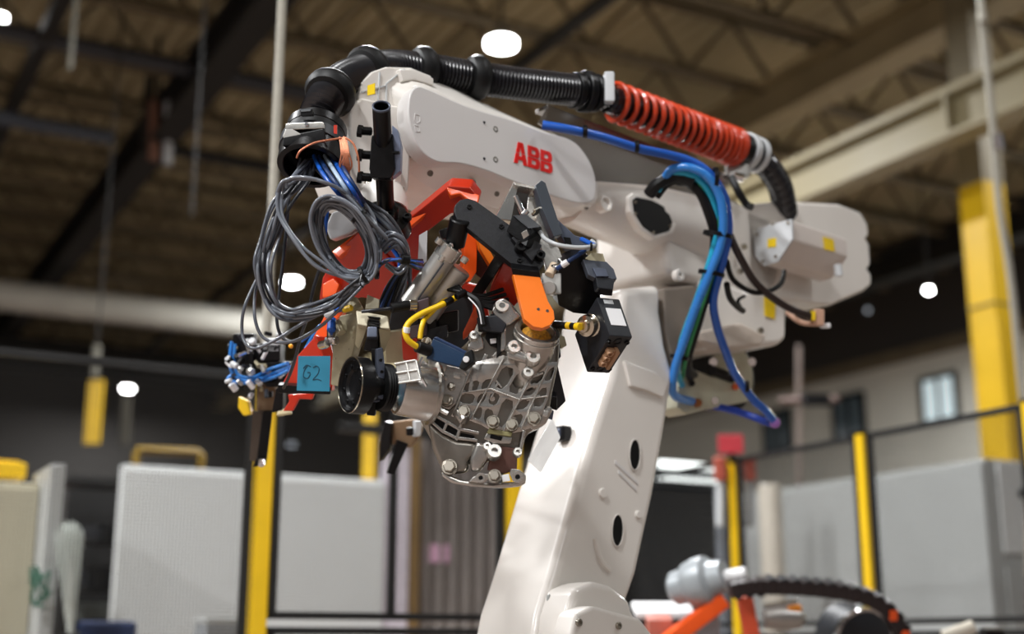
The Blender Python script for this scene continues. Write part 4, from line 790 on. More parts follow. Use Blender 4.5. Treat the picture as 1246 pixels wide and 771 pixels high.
for q0, q1, m__ in (((494, 405), (495, 398), LABELW), ((541, 369), (550, 364), BLACK), ((555, 361), (566, 355), BLACK)): build('lead_sleeve', MB().cyl(P(*q0, 2.89 if q0[0] < 500 else 2.97), P(*q1, 2.89 if q0[0] < 500 else 2.985), .0082, 10), m__, gp)
wire('yellow_lead', [P(511, 412, 2.97), P(514, 395, 2.98), P(520, 385, 3.0), P(545, 362, 3.03), P(565, 354, 3.05)], .006, YEL, gp)
build('cable_plug', MB().cyl(P(476, 375, 2.96), P(498, 371, 2.98), .0115, 14), BLACKR, gp); build('plug_nut', MB().cyl(P(498, 371, 2.98), P(507, 371, 2.985), .0125, 12), NICKEL, gp); wire('sensor_lead', [P(440, 379, 2.94), P(458, 377, 2.94), P(476, 375, 2.96)], .004, CABLE2, gp)
for k, (x, y, w_, h_, d_) in enumerate(((515, 373, .03, .035, 3.0), (520, 392, .045, .04, 3.06), (545, 392, .05, .05, 3.1), (510, 402, .04, .03, 3.04), (532, 405, .05, .03, 3.06))): build('clamp_block', MB().box(P(x, y, d_), RT * w_ + UPV * .01, UPV * h_, FW * .04, .004), (mat('brown_grey_steel', '#54474a', .4, .5), BLACK, BLACK, mat('brown_grey_steel', '#54474a', .4, .5), ANTHR)[k], gp)
gpl('black_pad', [(585, 385), (604, 383), (617, 394), (612, 405), (588, 402)], 2.98, 0, .1, .04, ANTHR, .004)
build('black_bundle', MB().tube(smooth([P(562, 356, 3.0), P(580, 366, 2.98), P(585, 380, 2.97), P(588, 396, 2.96)], 6), .009, 8), BLACKR, gp); wire('lead', [P(570, 362, 2.97), P(582, 376, 2.955), P(586, 394, 2.95)], .0016, LABELW, gp)
for k in range(5): wire('lead', [P(545 + 3 * k, 352 - k, 3.02), P(565 + 2 * k, 356 + 2 * k, 3.0), P(585 + 4 * k, 360 + 4 * k, 3.04), P(612 + 3 * k, 352 + 6 * k, 3.08)], .005, BLACKR, gp)
# lower carrier with the far jaws
gpl('carrier_plate', [(340, 472), (362, 432), (384, 408), (398, 414), (404, 440), (403, 476)], 3.3, -.2, 0, .03, RED, .004)
gpl('carrier_edge', [(384, 408), (400, 410), (408, 440), (404, 476), (396, 440)], 3.28, .5, 0, .02, RED, .003)
gpl('black_bar', [(338, 468), (402, 472), (402, 480), (338, 478)], 3.28, 0, -.2, .03, BLACK, .002)
gpl('carrier_foot', [(350, 480), (382, 478), (380, 486), (364, 485), (356, 500), (344, 500), (352, 488)], 3.4, 0, 0, .02, RED, .003)
gpl('link_arm', [(380, 412), (394, 385), (412, 360), (424, 356), (424, 372), (402, 398), (396, 418)], 3.3, -.2, .1, .03, ORANGE, .004); gpl('link_end', [(392, 345), (405, 338), (413, 346), (408, 360), (392, 362)], 3.28, -.2, .2, .02, ORANGE, .004)
fjd = 3.75
fj = build('valve_block', MB().box(P(315, 440, fjd), RT * .13, FW * .12, UPV * .10, .006), ANTHR, gp)
for x, y, w_, h_, m__ in ((298, 425, .06, .09, BLACK), (330, 428, .06, .05, BLACK), (318, 456, .11, .05, BLACK), (300, 450, .04, .04, GREYP), (340, 455, .07, .07, BLACK), (296, 436, .03, .03, LABELW), (322, 446, .04, .02, BEIGE), (334, 420, .04, .04, GREYP)): build('valve', MB().box(P(x, y, fjd - .07), RT * w_, FW * .05, UPV * h_, .005), m__, fj)
for i in range(44): x, y = random.uniform(272, 345), random.uniform(402, 482); p_ = P(x, y, fjd - .12 + random.uniform(-.04, .03)); build('push_fitting', MB().cyl(p_, p_ + RT * random.uniform(-.02, .02) + UPV * random.uniform(-.022, .022) - FW * .01, random.uniform(.004, .010), 8), random.choice((CHROME, GREYP, BLACK, LABELW, ALU, BEIGE, CABLE2)), fj)
for q in (((282, 415), (280, 435), (282, 452), (295, 462), (312, 462), (332, 454), (352, 446)), ((286, 418), (285, 440), (290, 456), (308, 459), (328, 449), (350, 442)), ((282, 456), (278, 462), (300, 466), (330, 460), (352, 450)), ((372, 424), (388, 398), (402, 392), (410, 388)), ((366, 415), (384, 402), (400, 396))): wire('air_tube', [P(*a, 3.62 if a[0] < 340 else 3.4) for a in q], .0048, BLUEL, gp)
gpl('far_jaw', [(313, 468), (333, 466), (339, 482), (336, 500), (312, 500)], 3.7, 0, .1, .06, mat('bronze_jaw', '#8a7258', .4, .5), .005, par=gp); gpl('jaw_screw', [(324, 476), (331, 476), (331, 484), (324, 484)], 3.66, 0, 0, .02, BLACK, .004)
gpl('far_finger', [(307, 500), (320, 500), (314, 562), (303, 560)], 3.68, -.2, 0, .04, mat('dark_bronze', '#4a4038', .4, .5), .003); gpl('far_finger', [(320, 500), (332, 500), (324, 565), (312, 562)], 3.66, .2, 0, .03, BLACK, .003); gpl('finger_tip', [(312, 557), (321, 557), (322, 566), (308, 568)], 3.65, 0, 0, .03, BLACK, .002)
build('tip_pin', MB().cyl(P(318, 560, 3.63), P(318, 566, 3.62), .01, 8), CHROME, gp)
gpl('far_arm', [(336, 472), (345, 470), (344, 500), (330, 502)], 3.5, 0, 0, .05, BLACK, .003); gpl('far_pad', [(338, 498), (352, 496), (354, 502), (336, 505)], 3.5, 0, .2, .03, mat('cream_pad', '#d8cfa8', .5), .003)
gpl('yellow_stop', [(290, 482), (302, 488), (306, 504), (296, 506), (289, 496)], 3.8, -.2, 0, .02, YPAINT, .004)
gpl('far_jaw', [(475, 513), (512, 508), (514, 520), (508, 535), (498, 545), (476, 540)], 3.72, 0, .1, .06, mat('bronze_jaw', '#8a7258', .4, .5), .005); gpl('far_finger', [(468, 512), (476, 515), (474, 545), (462, 562), (462, 540)], 3.7, -.2, 0, .04, BLACK, .003); gpl('far_finger', [(484, 535), (497, 540), (480, 578), (471, 576)], 3.68, .2, 0, .03, BLACK, .003); gpl('jaw_screw', [(494, 520), (503, 520), (503, 530), (494, 530)], 3.68, 0, 0, .02, BLACK, .004)
gpl('jaw_cap', [(506, 512), (514, 512), (512, 530), (505, 532)], 3.7, .4, 0, .03, GREYP, .003)
# pneumatic bits over the side arm
for q, m__ in (((418, 377, 428, 374), YEL), ((404, 378, 414, 376), BLUEP), ((396, 384, 408, 380), LABELW)): build('air_fitting', MB().cyl(P(q[0], q[1], 3.0), P(q[2], q[3], 2.99), .007, 10), m__, gp)
for q, m__ in (((403, 400, 403, 414), CHROME), ((398, 414, 410, 414), CHROME), ((404, 388, 403, 402), BLUEP), ((390, 420, 398, 418), CHROME), ((410, 392, 416, 405), BEIGE), ((424, 362, 418, 378), BEIGE), ((416, 366, 426, 357), ALU)): build('air_fitting', MB().cyl(P(q[0], q[1], 3.02), P(q[2], q[3], 3.0), .010, 10), m__, gp)
gpl('arm_spring', [(447, 358), (462, 364), (461, 376), (444, 376)], 3.0, .1, .3, .02, mat('bare_nickel_light', '#c9c1a8'), .002); gpl('spring_cup', [(420, 360), (434, 361), (441, 374), (428, 378), (417, 376)], 3.0, -.2, .4, .02, BEIGE, .002)
build('amber_led', MB().ball(P(354, 421, 3.2), .006, 10), mat('amber_lens', '#f0a010', .3), gp)
# blue sticky note with its writing
nt_ = tilt(382, 453, 3.24, -.03, .05); sn = thing('sticky_note', 'blue sticky note with handwriting stuck on the orange carrier plate', 'note', P(382, 453, 3.24))
build('paper', MB().prism(nt_.poly([(363, 433), (402, 433), (401, 476), (361, 475)]), FW * .0015), NOTE, sn)
for st in ([(374, 445), (371, 449), (369, 455), (370, 459), (374, 460), (377, 456), (377, 453), (374, 453)], [(381, 447), (385, 445), (388, 448), (387, 454), (382, 460), (381, 462), (386, 461), (391, 463)], [(369, 448), (373, 444), (378, 446)]): build('stroke', MB().tube(smooth(nt_.poly(st, .0006), 5), .0009, 5), INK, sn)
# ------------------------------------------------------------------ gearbox casting held by the gripper
gb = thing('gearbox_casting', 'bare aluminium gearbox casting with ribs and bolts, held in the gripper', 'gearbox', P(590, 590, 3.05))
G = tilt(590, 480, 3.0, .02, .12)
def g(name, pts, th, off, m=CAST, bev=.004, par=None, seg=2, holes=()): return plate(name, G, pts, th, m, par or gb, bev, holes, off, seg)
body = g('main_housing', [(528, 448), (545, 430), (572, 424), (592, 396), (606, 372), (622, 366), (634, 384), (668, 400), (682, 410), (680, 440), (672, 478), (668, 504), (658, 518), (640, 528), (634, 556), (600, 560), (560, 566), (534, 552), (516, 520), (508, 505), (514, 478), (520, 456)], .2, -.012, CASTD, .014, seg=3)
# nose neck towards the ring flange
n0 = P(484, 472, 2.972); nd = (P(560, 483, 3.03) - n0).normalized()
build('nose_neck', MB().lathe(n0, nd, [(0, .052), (0, .058), (.004, .061), (.075, .066), (.078, .074), (.084, .074), (.086, 0), (.01, 0), (.01, .052), (0, .052)], 40), CAST, gb)
n1 = rd.orthogonal().normalized()
npl = tilt(496, 452, 2.9, -.25, .3)
build('neck_pad', MB().prism(npl.poly([(481, 443), (505, 438), (511, 462), (485, 466)]), FW * .012, (), .002), CAST, gb)
for q in (((480, 443), (506, 438)), ((482, 454), (509, 450)), ((485, 466), (512, 462)), ((494, 440), (499, 464)), ((506, 438), (512, 462))):
    a_, b_ = [npl.px(*w_, .002) for w_ in q]; build('pad_rib', MB().box((a_ + b_) / 2, b_ - a_, npl.n * .006, (b_ - a_).normalized().cross(npl.n) * .004, .001), MACH, gb)
build('seam_ring', MB().tube(smooth([G.px(*q, .014) for q in ((513, 440), (521, 452), (524, 470), (527, 484), (533, 496), (545, 503))], 6), .007, 8), MACH, gb); build('seam_ring', MB().tube(smooth([G.px(*q, .018) for q in ((507, 447), (513, 460), (516, 480), (521, 493), (528, 502))], 6), .004, 8), MACH, gb)
build('wire_bail', MB().tube(smooth([P(*q, 2.9) for q in ((514, 434), (510, 446), (513, 458), (519, 470))], 6), .003, 6), CHROME, gb)
# bell cover
g('bell_cover', [(524, 448), (534, 440), (562, 446), (571, 449), (566, 470), (556, 492), (546, 500), (532, 496), (523, 474)], .03, .012, CAST, .006, seg=3)
# bearing tube with its machined rim
t0 = P(654, 402, 2.99); td = (P(641, 352, 2.90) - P(655, 402, 2.955)).normalized() ; td = (RT * .22 + UPV * .88 - FW * .5).normalized()
tube_ = build('bearing_tube', MB().lathe(t0, -td, [(.0, .040), (0, .050), (.004, .0515), (.012, .0515), (.014, .049), (.06, .049), (.10, .049), (.16, .047), (.16, 0), (.03, 0), (.03, .038), (.0, .040)], 40), CAST, gb)
build('rim_ring', MB().ring(t0 + td * .001, -td, .0415, .0525, .006, 40), MACH, tube_); build('rim_ring', MB().ring(t0 - td * .012, -td, .047, .0535, .004, 40), MACH, tube_)
build('bore_brush', MB().lathe(t0 - td * .028, td, [(0, 0), (0, .038), (.018, .034), (.03, .02), (.03, 0)], 24), MUSTARD, tube_)
# lug, arms and bridge castings
g('top_lug', [(598, 378), (604, 366), (613, 362), (622, 368), (627, 378), (634, 384), (622, 394), (616, 396), (616, 425), (609, 428), (610, 396), (604, 386)], .05, .03, CAST, .004, seg=3)
g('black_gasket', [(596, 382), (603, 380), (611, 388), (614, 398), (611, 428), (604, 436), (606, 400)], .02, .02, BLACKR, .003)
g('sensor_cap', [(580, 386), (598, 383), (610, 391), (610, 400), (582, 402)], .04, .025, BLACKR, .003); g('plug_cavity', [(592, 404), (610, 402), (608, 424), (596, 420), (590, 410)], .03, .004, BLACK, .003); g('white_clip', [(596, 412), (604, 411), (604, 417), (597, 418)], .01, .012, LABELW, .001)
g('bridge_web', [(616, 428), (630, 424), (650, 436), (646, 444), (634, 440), (618, 436)], .06, .046, CAST, .004); g('bridge_lip', [(628, 430), (648, 438), (646, 441), (626, 434)], .03, .052, MACH, .001)
g('side_lug', [(572, 412), (580, 404), (588, 410), (590, 424), (578, 428), (568, 424)], .05, .012, CAST, .006, seg=3); g('bright_web', [(522, 430), (536, 438), (545, 442), (542, 452), (532, 452), (520, 446)], .03, .015, MACH, .004)
# ribs: proud bars along pixel polylines in the front plane
def rib(pts, wd=.008, h=.022, base=-.016, m=CAST, name='rib'):
    mb = MB()
    for p_, q_ in zip(pts, pts[1:]):
        a = G.px(*p_, base); b = G.px(*q_, base); s = (b - a).normalized().cross(G.n) * wd
        mb.ppd(a - s / 2, b - s / 2 + (b - a).normalized() * wd * .3, a + s / 2, a - s / 2 + G.n * (h), .0016)
    build(name, mb, m, gb)
NODES = [[(572, 446), (566, 464), (561, 477), (556, 490), (552, 502)], [(595, 445), (587, 460), (581, 478), (576, 494), (573, 509)], [(613, 440), (604, 457), (597, 472), (590, 492), (586, 514)],
         [(631, 447), (622, 464), (613, 478), (604, 498), (598, 521)], [(651, 452), (641, 470), (631, 485), (621, 502), (613, 525)], [(667, 448), (658, 467), (650, 482), (642, 499), (634, 522)], [(679, 440), (671, 466), (667, 484), (661, 500), (653, 514)]]
SPAN = {(0, 1): 1, (0, 2): 1, (1, 1): 1, (1, 2): 1, (1, 3): 1, (2, 0): 2, (2, 2): 1, (2, 3): 1, (3, 0): 2, (3, 2): 2, (4, 0): 1, (4, 1): 1, (4, 2): 1, (4, 3): 1, (5, 0): 1, (5, 1): 2}
pk = []
for i in range(6):                              # pockets sunk between the webs of the ribbed face
    for j in range(4):
        if (i, j) not in SPAN: continue
        e_ = j + SPAN[i, j]; q = [NODES[i][j], NODES[i + 1][j], NODES[i + 1][e_], NODES[i][e_]]; cx = sum(x for x, y in q) / 4; cy = sum(y for x, y in q) / 4; r_ = random.uniform(.64, .82)
        q = [(cx + (x - cx) * r_, cy + (y - cy) * r_) for x, y in q]; o = []
        for k in range(4):                      # corners cut so the webs meet in fillets
            (x0, y0), (x1, y1), (x2, y2) = q[k - 1], q[k], q[(k + 1) % 4]; o += [(x1 + (x0 - x1) * .22, y1 + (y0 - y1) * .22), (x1 + (x2 - x1) * .22, y1 + (y2 - y1) * .22)]
        pk.append(o)
outl = [n_[0] for n_ in NODES] + [n_[-1] for n_ in reversed(NODES)]
outl = [(572, 442)] + NODES[0][1:4] + [(549, 506)] + [(n_[-1][0], n_[-1][1] + 3) for n_ in NODES[1:]] + list(reversed(NODES[6][:4])) + [(660, 441), (640, 436), (613, 432)]
rp_ = g('ribbed_face', outl, .032, .016, CAST, .0016, holes=[G.poly(q, .016) for q in pk])
def rib2(p_, q_, h=.006): rib([p_, q_], .004, h, .0165)
for p_, q_ in (((574, 446), (552, 504)), ((613, 436), (573, 510)), ((651, 450), (613, 524)), ((667, 446), (634, 522)), ((562, 478), (597, 473)), ((597, 473), (631, 486)), ((631, 486), (666, 482))): rib2(p_, q_)
for p_, q_ in (((603, 463), (610, 472)), ((606, 466), (598, 484)), ((640, 462), (660, 455)), ((640, 488), (656, 482))): rib([p_, q_], .005, .03, -.014)
for k, c_ in enumerate(((574, 468), (599, 485), (617, 478), (634, 476), (650, 470), (625, 510))): build('pocket_pin', MB().cyl(G.px(*c_, -.012), G.px(*c_, .004), .005 + .002 * (k % 2), 12), MACH, gb)
for pts in ([(508, 500), (525, 503), (543, 513), (558, 522), (582, 527)], [(520, 508), (539, 525), (556, 533), (580, 536)], [(566, 505), (560, 520), (556, 535)], [(527, 500), (522, 510)], [(545, 513), (540, 525)]): rib(pts, .007, .03, -.014)
for pts in ([(592, 432), (584, 450), (580, 462)], [(600, 436), (606, 430)], [(566, 452), (574, 462), (572, 478)]): rib(pts, .009, .026, -.01)
for pts in ([(526, 506), (542, 515), (557, 524), (554, 530), (540, 524), (528, 515)], [(561, 526), (578, 530), (576, 534), (560, 531)], [(512, 502), (521, 505), (518, 509), (512, 506)]): g('slot_shade', pts, .006, .001, BLACK, .001)  # black plates stand for the shade between the bell ribs
g('pan_gasket', [(595, 521), (624, 526), (622, 531), (592, 527)], .02, .024, mat('olive_gasket', '#8f8a60', .5), .002); g('sump_block', [(592, 526), (624, 531), (622, 540), (600, 540), (588, 534)], .05, .018, CAST, .004); g('sump_slot', [(597, 528), (612, 531), (610, 536), (596, 533)], .006, .0195, BLACK, .001)
# lower bell and end flange
g('lower_bell', [(520, 512), (540, 528), (556, 536), (580, 538), (578, 552), (570, 560), (570, 574), (546, 578), (536, 568), (526, 545)], .12, .014, CASTD, .016, seg=4)
g('spine', [(580, 536), (592, 540), (596, 556), (584, 574), (572, 574), (572, 556)], .1, .026, CAST, .01, seg=3)
g('end_flange', [(536, 572), (546, 578), (560, 584), (574, 586), (600, 588), (630, 586), (639, 580), (640, 588), (632, 592), (610, 594), (574, 592), (550, 588), (538, 580)], .14, .03, CAST, .005)
g('brown_cover', [(597, 554), (610, 542), (630, 545), (629, 572), (614, 576), (592, 572)], .06, .008, mat('brown_bare_casting', '#6f5048', .42, .6, .15), .004)
g('flange_strut', [(631, 548), (636, 522), (640, 524), (634, 552)], .03, .022, CAST, .003); g('flange_strut', [(588, 540), (596, 545), (588, 560), (583, 556)], .03, .012, BLACK, .003)
nB = G.n
g('flange_ear', [(570, 586), (576, 580), (584, 576), (594, 576), (595, 582), (590, 587), (580, 587)], .02, .037, MACH, .002); g('flange_ear', [(620, 576), (622, 570), (632, 571), (640, 578), (640, 585), (632, 588), (624, 585)], .02, .037, MACH, .002)
for q, r, off in (((585, 581), .0115, .041), ((630, 580), .013, .041)): stamp('ear_bore', 'bore', lambda mb: mb.ring((0, 0, -.5), (0, 0, 1), .42, 1, .65, 20), MACH, G.px(*q, off), nB, gb, r); build('bore_dark', MB().cyl(G.px(*q, off - .003), G.px(*q, off + .0005), r * .42, 12), BLACK, gb)
g('small_plate', [(610, 578), (619, 576), (621, 585), (612, 586)], .006, .042, LABELW, .0008)
for q, r, off in (((611, 371), .0165, .033), ((626, 421), .0155, .05), ((649, 433), .0165, .055), ((643, 452), .0125, .045), ((593, 542), .0095, .034), ((602, 548), .0165, .036), ((630, 549), .010, .034), ((577, 407), .011, .02), ((527, 481), .0125, .014)): boss(G.px(*q, off), (nB + UPV * .35 + RT * .15), r, gb)
for q, r, off in (((523, 465), .016, .022), ((544, 487), .014, .024), ((549, 470), .009, .02), ((564, 501), .016, .03), ((600, 513), .0155, .028), ((623, 517), .0145, .028), ((650, 509), .016, .022), ((602, 579), .0155, .04), ((547, 568), .018, .028), ((535, 452), .008, .02), ((519, 416), .012, .02)):
    bolt(G.px(*q, off), (nB + UPV * .25 - RT * .1), r, gb)
for q in ((556, 456), (540, 458)): g('machined_pad', [(q[0] - 4, q[1] - 3), (q[0] + 5, q[1] - 1), (q[0] + 4, q[1] + 5), (q[0] - 5, q[1] + 3)], .01, .018, MACH, .002)
for q, q2 in (((556, 500), (566, 512)), ): build('dowel', MB().cyl(G.px(*q, .02), G.px(*q2, .035), .013, 16), CAST, gb)
g('side_cheek', [(658, 500), (668, 492), (673, 498), (664, 516), (650, 524), (642, 520)], .08, .006, CAST, .006); g('cheek_pin', [(660, 498), (668, 500), (666, 508), (659, 506)], .02, .014, MACH, .002)

# ------------------------------------------------------------------ cables
cl = thing('cable_loops', 'loops of grey cable hanging from the hose mouth, tied in a coil', 'cables', P(400, 340, 3.0))
def jit(pts, j, dj=.02):
    o = []
    for i, (x, y, d) in enumerate(pts): o.append(P(x + random.uniform(-j, j), y + random.uniform(-j, j), d + random.uniform(-dj, dj)))
    return o
R_ = .0043
# big left loops
for k in range(10):
    e = k * 2.3
    wire('cable', jit([(366 + 2 * k, 195, 3.06), (358 + e, 218, 3.0), (334 + e, 248, 2.98), (317 + e, 290, 2.97), (310 + e * .9, 325, 2.96), (318 + e * .8, 362, 2.96), (340 + e * .6, 384 - e * .4, 2.95), (372, 388 - e * .8, 2.95), (402, 376 - e * .6, 2.95), (425, 356 - e * .3, 2.96), (446, 336, 2.97), (458, 318 + k, 2.99), (461, 292, 3.0), (452, 262 + k, 3.01), (430, 232, 3.03), (404, 205, 3.07)], 3.0, .02), R_ * .92, (CABLE, CABLE3, CABLE2)[k % 3], cl)
# tall narrow loop
for k in range(3):
    e = k * 4
    wire('cable', jit([(372 + e, 196, 3.05), (352 + e, 220, 2.96), (337 + e, 232, 2.95), (338 + e, 262, 2.94), (358 + e, 296, 2.93), (384 + e, 322, 2.93), (412, 333 + k, 2.94), (432, 338 + k, 2.95), (452, 338 + 2 * k, 2.96)], 2.2, .01), R_ * .92, (CABLE3, CABLE, CABLE3)[k], cl)
for k in range(3):
    e = k * 3
    wire('cable', jit([(336 + 6 * k, 236 - 4 * k, 2.94), (346 + e, 221 - k, 2.93), (364, 216 - k, 2.92), (388, 220 - k, 2.92), (416, 234 - k, 2.93), (440, 256, 2.95), (462, 282, 2.97), (480, 300 - 2 * k, 3.0), (494, 312, 3.03)], 1.8, .01), R_ * .92, (CABLE3, CABLE, CABLE3)[k], cl)
# round coil
for k in range(9):
    e = k * 2.0; cx, cy, ra, rb = 419, 292, 40 - e * .9, 52 - e * .9; pts = []
    for i in range(15):
        a = math.radians(110 + 25.7 * i + 6 * k); x = cx + ra * math.cos(a) + .30 * rb * math.sin(a) * .6; y = cy + rb * math.sin(a) + .34 * ra * math.cos(a); pts.append((x, y, 2.93 + .004 * k + .02 * math.sin(a)))
    wire('cable', jit(pts, 1.4, .006), R_ * .92, (CABLE3, CABLE, CABLE, CABLE2)[k % 4], cl)
# strands down to the tool
for k in range(8):
    e = k * 3
    wire('cable', jit([(376 + 4 * k, 194, 3.08), (392 + e, 214, 3.04), (420 + e, 240, 3.03), (452 + e, 270 - k, 3.03), (478 + e * .8, 290 + k, 3.04), (492 + e * .3, 310 + k, 3.05), (492 + e * .3, 330, 3.06), (478 + e, 352, 3.07), (468 + e, 372, 3.08)], 1.6, .01), R_ * .92, (CABLE, CABLE3, CABLE2, CABLE)[k % 4], cl)
for k in range(5):
    wire('cable', jit([(460 + 2 * k, 296 + 3 * k, 3.0), (474 + 2 * k, 282 + 4 * k, 2.98), (490, 290 + 4 * k, 2.98), (496, 308 + 3 * k, 3.0), (486, 326 + 2 * k, 3.01), (470, 322, 3.02)], 1.2, .01), R_, CABLE, cl)
# low slack loops under the coil
for k, pts in enumerate(([(366, 205, 3.0), (345, 250, 3.02), (330, 300, 3.03), (318, 330, 3.02), (298, 372, 3.0), (294, 402, 3.0), (300, 420, 2.99), (313, 424, 2.98), (336, 412, 2.96), (370, 392, 2.95), (404, 374, 2.95), (440, 346, 2.96)], [(322, 334, 3.02), (312, 352, 3.02), (310, 385, 3.0), (318, 408, 3.0), (336, 416, 2.99), (360, 414, 2.97), (388, 398, 2.96), (416, 374, 2.95), (444, 344, 2.95)], [(352, 240, 3.05), (346, 300, 3.05), (340, 350, 3.04), (337, 390, 3.03), (345, 412, 3.02), (364, 414, 3.0), (396, 392, 2.98)], [(392, 318, 2.98), (382, 350, 3.0), (374, 385, 3.02), (366, 410, 3.05), (356, 445, 3.1), (345, 472, 3.2)])): wire('cable', jit(pts, .8, .004), R_ * .9, CABLE2 if k > 1 else CABLE, cl)
for q, ax_ in (((440, 336, 2.955), RT * .7 + UPV * .4), ((436, 261, 2.945), RT * .6 - UPV * .7), ((456, 328, 2.97), RT)): build('cable_tie', MB().ring(P(*q), ax_, .016, .022, .009, 16), BLACK, cl)
build('tie_tail', MB().tube(smooth([P(440, 334, 2.93), P(438, 344, 2.92), P(442, 350, 2.92)], 4), .002, 5), BLACK, cl)
bt = thing('blue_tubes', 'bunch of blue air tubes coming out of the hose mouth', 'tubes', P(410, 220, 3.05))
for k in range(5): wire('tube', jit([(382 + 7 * k, 190, 3.05), (392 + 7 * k, 208, 2.97), (412 + 6 * k, 234, 2.95), (436 + 4 * k, 262, 3.07), (466 + 3 * k, 290, 3.1), (486 + 2 * k, 320, 3.12), (470 + 5 * k, 352, 3.13), (462 + 6 * k, 372, 3.14)], 1.2, .01), .0052, (BLUEP, BLUED, mat('pale_blue_tube', '#a9bcd0', .25), BLUEP, BLUED)[k], bt)
for k in range(3): wire('tube', jit([(392 + 3 * k, 250, 3.06), (392 + 2 * k, 296, 3.05), (400, 318 + 2 * k, 3.05), (412, 330, 3.06)], 1.5, .01), .005, BLUEP, bt)
fb = thing('fanned_leads', 'black and blue leads taped together and fanning out behind the cylinder', 'leads', P(480, 322, 3.0))
for k in range(6): wire('lead', jit([(446, 336 - k, 2.97), (458, 326, 2.97), (470, 318 - k * .4, 2.97), (490, 314 + k, 2.97), (502 + k, 316 + 2 * k, 2.99), (514, 317 + k * 2, 3.03)], .8, .004), .0034, BLUEP if k in (1, 4) else CABLE2, fb)
for k in range(5): wire('lead', jit([(498, 318, 3.0), (490 - 2 * k, 334, 3.03), (482 - 3 * k, 352, 3.05), (476 - 4 * k, 374, 3.06)], .8, .004), .0044, BLUED if k % 2 else BLACKR, fb)
build('tape', MB().cyl(P(488, 315, 2.968), P(498, 316, 2.975), .012, 12), BLACK, fb)

# blue hoses beside the elbow
bh = thing('blue_hoses', 'blue air hoses draped over the elbow and tied with black ties', 'hoses', P(870, 300, 3.75))
def dline(name, pts, r, m): return wire(name, [P(*q) for q in pts], r, m, bh, 10, 12)
dline('hose', [(660, 152, 3.52), (690, 157, 3.52), (730, 166, 3.55), (775, 180, 3.6), (812, 188, 3.65), (840, 196, 3.68), (862, 210, 3.69), (880, 236, 3.7), (886, 265, 3.71), (885, 292, 3.72), (876, 330, 3.73), (868, 365, 3.76), (872, 395, 3.8), (882, 425, 3.84), (895, 455, 3.88), (915, 484, 3.92), (932, 500, 3.95), (944, 515, 3.98)], .0125, BLUEP)
dline('hose', [(806, 222, 3.7), (818, 206, 3.68), (840, 204, 3.66), (862, 216, 3.66), (876, 240, 3.67), (880, 270, 3.68), (876, 300, 3.69), (862, 336, 3.7), (848, 370, 3.72), (834, 410, 3.75), (822, 445, 3.78), (818, 468, 3.8), (822, 482, 3.86), (842, 488, 4.0)], .0125, BLUEL)
dline('hose', [(800, 232, 3.72), (812, 214, 3.7), (834, 210, 3.68), (856, 224, 3.69), (869, 250, 3.7), (872, 284, 3.72), (860, 330, 3.73), (844, 375, 3.75), (830, 415, 3.78), (824, 450, 3.82), (830, 468, 3.95)], .010, CYAN)
dline('cable', [(798, 238, 3.74), (812, 222, 3.72), (830, 218, 3.71), (850, 232, 3.7), (862, 258, 3.71), (870, 290, 3.73), (864, 330, 3.74), (854, 370, 3.76), (842, 410, 3.8), (836, 440, 3.85), (840, 458, 4.0)], .0145, BLACKR)
dline('cable', [(824, 222, 3.72), (846, 226, 3.7), (864, 250, 3.7), (874, 290, 3.72), (868, 335, 3.74), (852, 390, 3.78), (838, 440, 3.84), (846, 456, 4.0)], .009, BLACKR)
dline('cable', [(850, 222, 3.69), (868, 246, 3.7), (876, 285, 3.71), (868, 330, 3.72), (850, 385, 3.76), (836, 430, 3.8), (830, 462, 3.9)], .006, GREENT)
dline('hose', [(944, 515, 3.98), (934, 514, 4.0), (916, 507, 4.02), (895, 500, 4.06), (870, 494, 4.12)], .0115, mat('deep_blue_tube', '#1a3fa8', .3))
build('hose_joint', MB().ball(P(943, 514, 3.975), .017, 12), mat('purple_cap', '#9a6ab8', .4), bh)
dline('cable', [(888, 286, 3.74), (900, 312, 3.74), (918, 342, 3.8), (940, 362, 3.85), (965, 377, 3.9), (992, 386, 3.95)], .011, mat('dark_brown_cable', '#2a1c1a', .4)); dline('cable', [(884, 316, 3.73), (892, 340, 3.76), (915, 355, 3.8), (935, 354, 3.85), (950, 345, 3.9), (954, 330, 3.98)], .0075, BLACKR); dline('cable', [(884, 345, 3.74), (888, 362, 3.78), (896, 372, 3.84), (904, 378, 3.9)], .009, BLACKR); dline('cable', [(904, 378, 3.9), (898, 366, 3.88), (906, 360, 3.9)], .005, BLACKR)
for q, r in (((873, 288, 3.715), .043), ((865, 335, 3.725), .038), ((826, 437, 3.79), .028), ((868, 216, 3.67), .03), ((906, 470, 3.9), .018), ((709, 160, 3.53), .018), ((772, 178, 3.6), .018)): build('cable_tie', MB().ring(P(*q) + UZ * .0, (UPV if 280 < q[1] < 440 else RT) + RT * .2, r - .004, r, .012, 18), BLACK, bh)
build('hose_guard', MB().tube(smooth([P(790, 236, 3.72), P(800, 224, 3.7), P(822, 214, 3.7), P(845, 222, 3.69)], 6), .018, 10), BLACKR, bh)
cn = thing('cable_connector', 'small tan and yellow connector at the end of the dark cable under the motor', 'connector', P(1000, 388, 3.95))
build('connector_body', MB().box(P(996, 386, 3.95), RT * .03, FW * .03, UPV * .05, .005), mat('tan_plug', '#c9a088', .45), cn); build('yellow_collar', MB().box(P(989, 384, 3.94), RT * .012, FW * .028, UPV * .028, .003), LABELY, cn); build('clip', MB().box(P(1004, 396, 3.96), RT * .03, FW * .02, UPV * .016, .004), LABELW, cn); build('wires', MB().tube(smooth([P(996, 394, 3.95), P(975, 392, 3.98), P(958, 380, 4.02)], 5), .008, 8), mat('tan_plug', '#c9a088', .45), cn)

